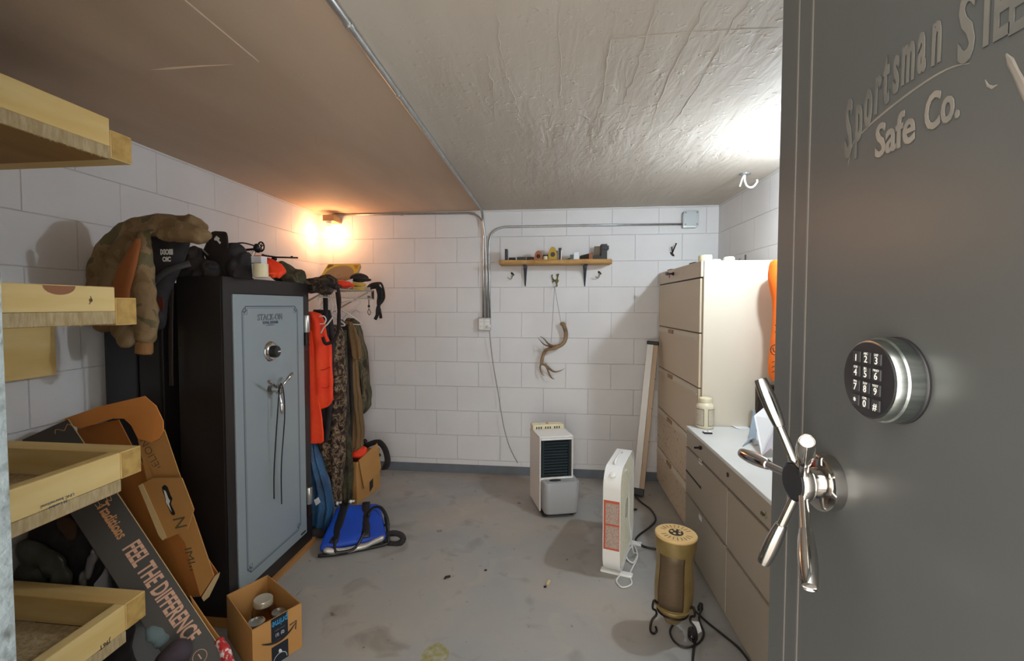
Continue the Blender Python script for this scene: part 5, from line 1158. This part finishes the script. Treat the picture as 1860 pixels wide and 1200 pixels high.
# ------------------------------------------------------------------ wooden shelving
FX = -1.39
t = root('wooden_shelving', (-1.65, 1.1, 0), 'rough pine lumber shelving on the left with four open tiers', 'shelf')
tiers = [(1.990, 1), (1.458, 1), (.921, 0), (.414, 0)]
YN = .62
for i, (z, low) in enumerate(tiers):
    th_ = .088 if i != 1 else .078
    build('front_board', MB().box(FX-.038, YN, z-th_, FX, 1.353, z), M['pine'], t, bevel=.003)
    build('shelf_deck', MB().box(XL+.006, YN, z-th_-.039, FX, 1.353, z-th_-.0005), M['sawn'] if i < 9 else M['pine'], t, bevel=.001)
    zt_ = z-.034 if low else z+.0
    zb_ = zt_-.089 if low else z-.089
    build('end_rail', MB().box(XL+.006, 1.3535, zb_, FX+.001, 1.430, zt_), M['pinex'], t, bevel=.003)
    build('end_grain', MB().box(FX+.0012, 1.357, zb_+.003, FX+.0022, 1.427, zt_-.003), M['pineend'], t)
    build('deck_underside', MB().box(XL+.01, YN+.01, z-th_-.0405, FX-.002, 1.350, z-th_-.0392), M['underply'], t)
for x in (FX-.045, XL+.006):
    build('post', MB().box(x, YN, 0, x+.045, YN+.09, ZC-.08), M['pine'], t, bevel=.002)
a = P(100,595,X=XL+.04); b = P(100,681,X=XL+.04); build('wall_cleat', MB().box(XL+.001, YN, b.z, XL+.04, a.y, a.z+.02), M['pine'], t, bevel=.003)
# knots and stamps
q = P(108,528,X=FX); mb = MB(); mb.prism([Vector((FX+.0005, q.y+.045*math.cos(R(a_)), 1.4555+.026*math.sin(R(a_)))) for a_ in range(180,361,15)], (.0006,0,0)); build('knot', mb, M['knot'], t)
q = P(165,545,X=FX); mb = MB(); mb.lathe([(.006,0),(.005,.0008)], (FX, q.y, q.z), (1,0,0), 8).tube([(FX+.0005,q.y-.006,q.z-.012),(FX+.0005,q.y+.003,q.z),(FX+.0005,q.y-.001,q.z+.012)], .0012, 5); build('knot', mb, mat('dark knot', (.12,.06,.02), .8), t)
text('stamp', 'J96T', .020, P(190,1170,X=FX), (0,-1,0), (0,0,-1), M['ink'], t)
text('stamp', '26 Lumber\nLINC International', .012, P(105,912,X=FX), (0,-1,0), (0,0,-1), M['linegray'], t)
mb = MB()
for k in range(90):
    y = random.uniform(1.12, 1.35); i = random.choice((0,0,1,1,1)); z = tiers[i][0]-(.088 if i != 1 else .078)-.0395; d = Vector((random.uniform(-.3,.6), random.uniform(-.6,.6), -1)).normalized()*random.uniform(.002,.009)
    p0 = Vector((FX-.001, y, z+.001)); mb.add([p0, p0+Vector((0,.0015,0)), p0+d, p0+Vector((-.001,0,0))], [(0,1,2),(1,3,2),(3,0,2)])
o = build('saw_splinters', mb, M['cardedge'], t); o['kind'] = 'stuff'
# ------------------------------------------------------------------ cardboard boxes
def frame_on(a, b, wpt, ref):
    ax_ = (b-a).normalized(); w_ = (wpt-a); w_ = (w_-ax_*w_.dot(ax_)).normalized(); n_ = ax_.cross(w_)
    if n_.dot(Vector((0,0,EYE))-a) < 0: n_ = -n_
    return ax_, w_, n_
# long black gun box: far upper end leans on the wall, lower end on the floor
ta = P(65, 777, X=-1.935); tb = P(123, 761, Y=ta.y+.02)
lowr = P(440, 1238, Z=.03)
print('tradbox', ta, tb, lowr)
ax_ = (lowr-tb).normalized(); vw_ = ((lowr+tb)/2-Vector((0,0,EYE))).normalized()
w_ = ax_.cross(vw_).normalized()
if w_.dot(ta-tb) < 0: w_ = -w_
n_ = ax_.cross(w_)
if n_.y > 0: n_ = -n_
Lb = (lowr-tb).length; Wb0 = .135
print('L', Lb, 'w', w_, 'n', n_)
t = root('long_gun_box', lowr, 'long narrow black box lettered FEEL THE DIFFERENCE leaning against the left wall', 'box')
def bp_(l, w, n): return tb+ax_*l+w_*w+n_*n
mb = MB(); mb.hexa([bp_(0,0,-.07), bp_(0,Wb0,-.07), bp_(0,Wb0,0), bp_(0,0,0), bp_(Lb,0,-.07), bp_(Lb,Wb0,-.07), bp_(Lb,Wb0,0), bp_(Lb,0,0)])
bd = build('box_body', mb, M['blackcard'], t, bevel=.002)
build('card_edge', MB().hexa([bp_(.0,-.003,-.068), bp_(.0,-.0005,-.068), bp_(.0,-.0005,-.001), bp_(.0,-.003,-.001), bp_(Lb,-.003,-.068), bp_(Lb,-.0005,-.068), bp_(Lb,-.0005,-.001), bp_(Lb,-.003,-.001)]), M['cardedge'], t)
# lettering positions found on the face plane
def onface(x, y, o_, n__):
    d = _f + _r*((x-PX)/F) - _u*((y-PY)/F); e = Vector((0,0,EYE)); return e + d*((o_-e).dot(n__)/d.dot(n__))
c = (onface(233,990,tb,n_)+onface(352,1160,tb,n_))/2; ln = (onface(352,1160,tb,n_)-onface(233,990,tb,n_)).length
tx = text('lettering', 'FEEL THE DIFFERENCE', .075, c, ax_, -w_, M['paleink'], bd, bold=.0022)
og = origin_of(bd); xs_ = [(q_.co+og-c).dot(ax_) for q_ in tx.data.vertices]; k_ = ln/(max(xs_)-min(xs_))
for q_ in tx.data.vertices: d = (q_.co+og-c).dot(ax_); q_.co = q_.co+ax_*(d*(k_-1))
c = onface(203,945,tb,n_); text('lettering', 'Traditions', .050, c, ax_, -w_, M['goldink'], bd, bold=.001, width=.72)
c = onface(198,950,tb,n_); text('lettering', 'PERFORMANCE FIREARMS', .013, c, ax_, -w_, M['goldink'], bd, bold=.0006, width=.72)
c = onface(192,917,tb,n_)
mb = MB(); 
for s_ in (-1, 1): mb.tube(spline([c+w_*0, c+w_*.012*s_-ax_*.012, c+w_*.020*s_-ax_*.004, c+w_*.024*s_-ax_*.022], 4), .0012, 5); mb.tube([c+w_*.012*s_-ax_*.012, c+w_*.012*s_-ax_*.026], .001, 5)
c = onface(117,782,tb,n_)
for s_ in (-1, 1): mb.tube(spline([c+w_*0, c+w_*.018*s_-ax_*.018, c+w_*.026*s_-ax_*.004], 4), .0014, 5)
build('antler_emblem', mb, M['goldink'], bd)
c = onface(363,1192,tb,n_); build('printed_ring', MB().tube([c+ax_*.022*math.cos(R(k*20))+w_*.022*math.sin(R(k*20)) for k in range(18)], .0012, 5, closed=True).tube([c-ax_*.010, c+ax_*.010], .0022, 5), M['paleink'], bd)
# opened brown box with dark lettering
t = root('open_carton', P(330,1060,Y=1.70), 'tall opened brown carton with large square lettering leaning beside the gun box', 'box')
HY = 1.66
def hp(x, y, d=0): return P(x, y, Y=HY+d)
build('inside_panel', MB().prism([hp(108,770,.05), hp(150,775,.05), hp(215,762,.05), hp(250,830,.05), hp(395,1040,.04), hp(372,1082,.02), hp(345,1085,.02), hp(200,990,.03)], (0,.004,0)), M['card2'], t)
pts = [hp(108,763,.0), hp(180,738,.0), hp(262,719,.0), hp(283,737,-.01), hp(296,765,-.02), hp(296,782,-.025), hp(288,797,-.03), hp(275,803,-.03), hp(250,796,-.02), hp(238,772,-.01), hp(225,760,0), hp(205,760,0), hp(145,778,0)]
build('curved_flap', MB().prism(pts, (0,.004,0)), mat('bright orange brown card', (.78,.31,.075), .8), t)
fp = [hp(250,797,-.012), hp(276,803,-.012), hp(290,797,-.010), hp(298,780,-.008), hp(328,868,-.02), hp(388,1045,-.03), hp(364,1083,-.03), hp(352,1040,-.03), hp(336,985,-.025), hp(315,960,-.02), hp(272,895,-.02)]
sp_ = build('lettered_side', MB().prism(fp, (0,.004,0)), M['card'], t)
tabp = [hp(251,882,-.04), hp(278,868,-.04), hp(330,868,-.04), hp(352,925,-.04), hp(340,962,-.04), hp(296,981,-.04), hp(286,968,-.04)]
tab = build('handle_tab', MB().prism(tabp, (0,.004,0)), M['card'], t)
build('tab_edge', MB().prism([hp(251,882,-.045), hp(258,878,-.045), hp(302,976,-.045), hp(295,981,-.045), hp(288,972,-.045)], (0,.004,0)), M['cardedge'], t)
mb = MB(); mb.prism([hp(x, y, -.0415) for x, y in ((294,884),(299,880),(304,884),(310,900),(313,905),(310,915),(318,932),(316,936),(311,934),(304,918),(300,912),(300,903),(296,893))], (0,.001,0)); build('handle_hole', mb, M['black'], tab)
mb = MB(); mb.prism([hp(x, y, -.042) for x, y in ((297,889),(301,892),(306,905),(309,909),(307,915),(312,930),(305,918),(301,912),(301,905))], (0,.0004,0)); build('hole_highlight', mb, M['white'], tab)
ux = (hp(262,803)-hp(290,858)).normalized(); 
text('lettering', 'HELION', .046, hp(276,828,-.014), ux, -Vector((0,1,0)).cross(ux), mat('grey brown ink', (.13,.085,.06), .7), sp_, bold=-.0006, width=.95)
un_ = (hp(360,1070)-hp(318,920)).normalized(); vn_ = -Vector((0,1,0)).cross(un_)
M['oliveink'] = mat('olive brown ink', (.11,.085,.04), .7)
text('lettering', 'N', .075, hp(326,949,-.0415), un_, vn_, M['oliveink'], tab, width=.8)
text('lettering', 'IMIII', .045, hp(346,1015,-.027), un_, vn_, M['oliveink'], sp_, width=1.2)
build('bottom_flap', MB().prism([hp(366,1085,-.02), hp(390,1046,-.02), hp(388,1055,.0), hp(370,1092,.0)], (0,.03,0)), M['cardedge'], t)
# box of jars
t = root('parcel_box', (-1.18, 1.76, 0), 'open parcel box holding glass jars on the floor before the safe', 'box')
bz = .185
c4 = [Vector((-1.361,1.772,0)), Vector((-1.271,1.936,0)), Vector((-1.005,1.759,0)), Vector((-1.102,1.584,0))]
c4[0] = Vector((-1.345,1.772,0)); c4[1] = Vector((-1.262,1.930,0))
cen = sum(c4, Vector())/4; inn = [p+(cen-p).normalized()*.006 for p in c4]
out_ = MB()
def wall_(i, m_, name):
    j = (i+1) % 4; a, b, c, d = c4[i], c4[j], inn[j], inn[i]; up_ = Vector((0,0,bz))
    return build(name, MB().hexa([a+Vector((0,0,.001)), b+Vector((0,0,.001)), c+Vector((0,0,.001)), d+Vector((0,0,.001)), a+up_, b+up_, c+up_, d+up_]), m_, t)
wall_(0, M['card'], 'back_side'); wall_(1, M['card'], 'right_side'); fs_ = wall_(2, M['card'], 'front_side'); wall_(3, M['card'], 'left_side')
build('box_floor', MB().prism([p+Vector((0,0,.001)) for p in inn], (0,0,.004)), M['card2'], t)
fu = (c4[2]-c4[3]); fl_ = fu.length; fu.normalize(); fnn = Vector((fu.y, -fu.x, 0))
def fp_(u_, v_): return c4[3]+fu*(u_*fl_)+Vector((0,0,v_*bz))+fnn*.0008
tp = build('tape_strip', MB().prism([fp_(.36,.0), fp_(.70,.0), fp_(.70,.40), fp_(.36,.40)], fnn*.0004).prism([fp_(.36,.50), fp_(.70,.50), fp_(.70,1.0), fp_(.36,1.0)], fnn*.0004), mat('black printed tape', (.012,.016,.025), .35), fs_)
text('lettering', 'prime', .040, fp_(.53,.87)+fnn*.0006, -fu, (0,0,-1), mat('blue tape ink', (.04,.28,.55), .5), fs_, bold=.0006, width=.7)
text('small_print', '(1)  (2)', .016, fp_(.53,.62)+fnn*.0006, fu, (0,0,1), M['paper'], fs_, width=.8)
text('small_print', 'OPEN FIRST', .010, fp_(.53,.72)+fnn*.0006, fu, (0,0,1), M['linegray'], fs_, width=.8)
build('tape_circle', MB().tube([fp_(.53,.04)+fu*.028*math.cos(R(k*15))+Vector((0,0,.028*math.sin(R(k*15)))) for k in range(0,13)], .0012, 5).ball(fp_(.52,.24), .010,.004,.007), M['paper'], fs_)
sm = spline([p_+fnn*.001 for p_ in (fp_(.17,.60), fp_(.35,.50), fp_(.55,.47), fp_(.73,.53), fp_(.86,.64))], 6)
build('arrow_mark', MB().tube(sm, [.0015+.0042*math.sin(math.pi*i/(len(sm)-1)) for i in range(len(sm))], 8, flat=.15, up=fnn).tube([fp_(.74,.66), fp_(.88,.68), fp_(.86,.50)], .0022, 6), M['ink'], fs_)
def jar(x, y, z0, h, r, lid, lab, tilt=(0,0,1)):
    c = P(x, y, Z=z0+h); c = Vector((c.x, c.y, 0)); c.z = z0
    t = root('glass_jar', c, lab, 'jar'); 
    build('jar_body', MB().lathe([(r*.85,0),(r,.008),(r,h*.70),(r*.80,h*.82),(r*.78,h*.94),(r*.74,h*.94),(r*.76,h*.82),(r*.95,h*.69),(r*.95,.010),(.001,.006)], c, tilt, 28), M['glass'], t, smooth=True)
    if lid: build('lid', MB().lathe([(r*.84,h*.84),(r*.86,h*.85),(r*.86,h*.97),(r*.80,h),(r*.70,h*.985),(.001,h*.985)], c, tilt, 28), mat('pale gold lid', (.62,.57,.45), .35, .5), t, smooth='auto')
    else: build('screw_ring', MB().lathe([(r*.80,h*.90),(r*.83,h*.91),(r*.83,h),(r*.74,h),(r*.74,h*.985),(r*.79,h*.97)], c, tilt, 28), M['nickel'], t, smooth='auto')
    return t
jar(478,1086,.006,.155,.045,True,'glass jar with a pale metal lid in the parcel box')
jar(466,1128,.006,.115,.038,False,'open glass jar nearest the front left wall of the parcel box')
jar(506,1110,.006,.120,.032,False,'open glass jar at the taped front of the parcel box')
jar(457,1066,.006,.125,.036,False,'open glass jar at the back corner of the parcel box')
# ------------------------------------------------------------------ blue cooler bag
t = root('cooler_bag', P(640,960,Z=0), 'royal blue insulated bag with black straps lying on the floor', 'bag')
a, b, c, d = P(612,917,Z=.15), P(690,913,Z=.15), P(702,972,Z=.055), P(580,993,Z=.055)
fl4 = [Vector((p.x, p.y, .012)) for p in (a, b, c, d)]
tp4 = [a, b, c, d]; n_ = 10; mb = MB(); vs = []
for lev in range(4):
    pass
rings = []
def per(q4, z_add=0, k_=8):
    out = []
    for i in range(4):
        for s_ in range(k_): out.append(q4[i].lerp(q4[(i+1)%4], s_/k_)+Vector((0,0,z_add)))
    return out
ctr = sum(tp4, Vector())/4; sm4 = [p.lerp(ctr, .12)+Vector((0,0,.006)) for p in tp4]; sm5 = [p.lerp(ctr, .5)+Vector((0,0,.012)) for p in tp4]
md4 = [fl4[i].lerp(tp4[i], .6)+(fl4[i]-Vector((ctr.x,ctr.y,fl4[i].z))).normalized()*.012 for i in range(4)]
mb.loft([per(fl4), per(md4), per(tp4), per(sm4), per(sm5)]); mb.crumple(.006, 12, 4)
build('bag_body', mb, M['blue'], t, smooth=True, subd=1)
def bt(u_, v_, h=.010): 
    p = a.lerp(b, u_).lerp(d.lerp(c, u_), v_); return p+Vector((0,0,.008+h))
for u_ in (.20, .68):
    s_ = [bt(u_, v_*.125, .002) for v_ in range(9)]
    build('strap', MB().tube(s_, .024, 8, flat=.12, up=(0,0,1)), M['black'], t, smooth=True)
build('handle', MB().tube(spline([bt(.70,.45), bt(.82,.28,.02), bt(.98,.35,.03), bt(1.06,.6,.01), bt(1.04,.85,-.02)]), .011, 8, flat=.4), M['black'], t, smooth=True)
f0, f1 = d, c
dn = Vector((0,-.02,0))
s_ = spline([d+Vector((.03,-.012,-.01)), d.lerp(c,.35)+Vector((0,-.03,-.030)), d.lerp(c,.7)+Vector((0,-.03,-.025)), c+Vector((-.01,-.012,-.005))])
build('foil_lining', MB().tube(s_, [.006]+[.017]*(len(s_)-2)+[.010], 10, flat=.9).crumple(.004, 30), M['silver'], t, smooth=True)
build('zip_edge', MB().tube(spline([fl4[3]+Vector((-.0,-.012,.0)), fl4[3].lerp(fl4[2],.25)+Vector((0,-.03,0)), fl4[3].lerp(fl4[2],.6)+Vector((0,-.03,0)), fl4[2]+Vector((.0,-.02,.002)), c+Vector((.012,.0,-.01)), b.lerp(c,.4)+Vector((.018,0,-.01))]), .009, 8), M['black'], t, smooth=True)
build('front_handle', MB().tube(spline([bt(.22,.95), d.lerp(c,.28)+Vector((0,-.045,-.018)), d.lerp(c,.42)+Vector((0,-.052,-.028)), d.lerp(c,.58)+Vector((0,-.045,-.018)), bt(.66,.9)]), .008, 8, flat=.5), M['black'], t, smooth=True)
q = P(716,978,Z=.03)
build('strap_roll', MB().tube([q+Vector((.055*math.cos(R(k*20)), .012*math.sin(R(k*20)), .028*math.sin(R(k*20)))) for k in range(18)], .017, 10, closed=True).crumple(.003, 20), M['blackcloth'], t, smooth=True)
build('strap_tab', MB().tube([P(698,953,Z=.08), P(708,953,Z=.08)], .012, 8, flat=.6), M['black'], t, smooth=True)
# ------------------------------------------------------------------ brown carton with orange cloth and black satchel handle
t = root('open_carton', (-1.42, 3.3, 0), 'brown cardboard carton with folded flap standing under the hanging clothes', 'box')
g0 = Vector((-1.345,3.10,0)); g1 = Vector((-1.30,3.43,0)); g2 = g1+Vector((-.17,.02,0)); g3 = g0+Vector((-.15,.02,0)); gh = .30
for i, (p, q_) in enumerate(((g0,g1),(g1,g2),(g2,g3),(g3,g0))):
    dd = (q_-p).normalized(); nn = Vector((-dd.y, dd.x, 0))*.004
    build('carton_wall', MB().hexa([p, q_, q_+nn, p+nn, p+Vector((0,0,gh)), q_+Vector((0,0,gh)), q_+nn+Vector((0,0,gh)), p+nn+Vector((0,0,gh))]), M['card'], t)
build('folded_flap', MB().prism([g0.lerp(g1,.05)+Vector((.006,0,gh+.01)), g0.lerp(g1,.80)+Vector((.012,0,gh+.06)), g0.lerp(g1,.92)+Vector((.022,0,gh*.52)), g0.lerp(g1,.22)+Vector((.012,0,gh*.30))], (.004,0,0)), M['cardedge'] if False else M['card'], t)
build('hand_hole', MB().ball(g0.lerp(g1,.32)+Vector((.002,0,gh*.30)), .003,.02,.012), M['black'], t)
build('black_tape', MB().prism([g0.lerp(g1,.52)+Vector((.003,0,gh*.55)), g0.lerp(g1,.66)+Vector((.003,0,gh*.62)), g0.lerp(g1,.66)+Vector((.003,0,gh*.15)), g0.lerp(g1,.52)+Vector((.003,0,gh*.08))], (.001,0,0)), M['ink'], t)
mb = MB(); mb.ball((-1.40,3.24,.325), .07,.10,.035,16,10).crumple(.015, 16); top(build('orange_cloth', mb, M['orange'], smooth=True), 'orange cloth folded in the top of the brown carton', 'cloth')
t = root('black_satchel', P(690,830,Y=3.40), 'black bag handle looping over the right side of the brown carton', 'bag')
K = lambda x, y, Y=3.42: P(x, y, Y=Y)
build('handle', MB().tube(spline([K(655,816), K(672,806), K(688,803), K(699,815), K(704,836), K(698,850), K(688,846), K(684,834), K(690,824)]), [.020]*12+[.024]*18+[.014]*19, 10, flat=.45, up=(0,1,0)), M['blackcloth'], t, smooth=True)
build('bag_flap', MB().ball(K(652,824,3.36), .06,.05,.03).ball(K(664,802,3.4), .016,.01,.022).crumple(.01, 18), M['blackcloth'], t, smooth=True)
# blue plastic sack behind the hinges
t = root('blue_sack', P(585,880,Y=2.72), 'dull blue plastic sack slumped behind the safe beside the overalls', 'sack')
garment('sack_body', 2.70, [(805,556,574),(830,556,582),(860,556,592),(890,556,602),(920,556,606),(945,556,602),(975,556,590),(985,560,580)], .05, M['tarp'], t, 5, .018, 8)
build('white_tag', MB().prism([P(x, y, Y=2.635) for x, y in ((570,908),(578,903),(582,912),(574,918))], (0,.003,0)), M['paper'], t)
heap('dark_bag', [(575,975,26,22,0,.07),(590,985,16,14,0,.06),(560,990,20,14,0,.05)], M['blackcloth'], 'dark bag on the floor between the safe and the blue bag', 'bag', 2.66, .012, 14, .009, 12)
# ------------------------------------------------------------------ dark clutter below the shelving
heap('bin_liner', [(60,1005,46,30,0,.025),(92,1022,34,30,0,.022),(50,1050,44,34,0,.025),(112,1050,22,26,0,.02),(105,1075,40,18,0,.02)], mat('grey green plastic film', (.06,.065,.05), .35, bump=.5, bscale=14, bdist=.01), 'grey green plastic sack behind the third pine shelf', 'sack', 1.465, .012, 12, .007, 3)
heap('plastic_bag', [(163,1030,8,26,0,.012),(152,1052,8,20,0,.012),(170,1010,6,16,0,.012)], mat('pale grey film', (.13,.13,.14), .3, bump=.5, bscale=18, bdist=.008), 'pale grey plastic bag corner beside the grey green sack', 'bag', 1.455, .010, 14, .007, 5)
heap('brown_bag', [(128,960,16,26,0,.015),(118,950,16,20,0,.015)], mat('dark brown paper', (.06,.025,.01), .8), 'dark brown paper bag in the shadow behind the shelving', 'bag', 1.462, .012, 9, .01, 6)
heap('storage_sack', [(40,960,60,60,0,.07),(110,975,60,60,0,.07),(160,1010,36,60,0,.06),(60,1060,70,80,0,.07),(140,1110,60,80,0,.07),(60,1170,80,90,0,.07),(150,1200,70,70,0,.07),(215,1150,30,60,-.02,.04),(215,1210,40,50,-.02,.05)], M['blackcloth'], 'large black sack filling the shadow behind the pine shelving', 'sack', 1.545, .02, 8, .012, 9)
heap('grey_towel', [(285,1150,16,14,0,.04),(296,1160,12,10,0,.04),(278,1140,12,7,0,.03)], mat('faded teal cloth', (.14,.20,.21), .8, bump=.4, bscale=20, bdist=.006), 'faded teal cloth on the floor beside the lowest shelf', 'cloth', 1.46, .010, 14, .007, 2)
heap('purple_bag', [(320,1185,28,24,0,.05),(310,1200,34,20,0,.05),(300,1215,30,20,0,.06)], mat('dull violet fabric', (.06,.045,.06), .8), 'dull violet fabric bag at the bottom under the gun box', 'bag', 1.40, .012, 12, .008, 8)
t = root('bubble_pouch', P(395,1170,Y=1.45), 'red and white foil pouch beside the lower end of the gun box', 'pouch')
mb = MB(); q0_ = P(397,1162,Y=1.50); q1_ = P(415,1198,Y=1.47); mb.tube(spline([q0_, q0_.lerp(q1_,.5)+Vector((0,0,.004)), q1_, q1_+(q1_-q0_)*.6]), [.008]+[.017]*16+[.010]*2, 10).crumple(.006, 40)
build('pouch_body', mb, mat('crinkled red foil', (.50,.03,.03), .3, color2=(.85,.72,.70), nscale=45, ramp=(.52,.58), bump=.6, bscale=80, bdist=.004), t, smooth=True)
t = root('flat_cardboard', P(370,1130,Y=1.56), 'flattened brown cardboard strip between the gun box and the safe', 'cardboard')
build('sheet', MB().prism([P(x, y, Y=1.58) for x, y in ((345,1082),(372,1122),(398,1158),(412,1190),(420,1215),(440,1240),(400,1240),(360,1130))], (0,.004,0)), M['card'], t)
t = root('black_hose', P(35,760,Y=1.60), 'two black hoses arching in front of the left wall above the shelf', 'hose')
build('hose', MB().tube(spline([P(-10,740,Y=1.60), P(15,752,Y=1.60), P(40,770,Y=1.60), P(58,795,Y=1.60), P(68,830,Y=1.60)]), .0095, 10).tube(spline([P(-10,770,Y=1.58), P(15,782,Y=1.58), P(35,795,Y=1.58), P(52,820,Y=1.58), P(60,850,Y=1.58)]), .0085, 10), M['cord_b'], t, smooth=True)

# ------------------------------------------------------------------ shared group names
GR = {'clothes_hanger': 'hangers under the wire shelf', 'glass_jar': 'glass jars', 'yellow_book': 'books on the wire shelf', 'electrical_conduit': 'conduits on ceiling and back wall', 'coat_hook': 'coat hooks on the back wall', 'tape_measure': 'tape measures on the wall shelf', 'dead_leaf': 'bits on the floor', 'knife_case': 'flat cases on the wall shelf', 'ammunition_box': 'small dark boxes on the wall shelf', 'extension_cord': 'cords on the floor', 'metal_strip': 'strips on the tall cabinet', 'nylon_strap': 'straps hanging from the wire shelf'}
for o in list(bpy.data.objects):
    if o.parent is None and 'category' in o and o.name.split('.')[0] in GR: o['group'] = GR[o.name.split('.')[0]]
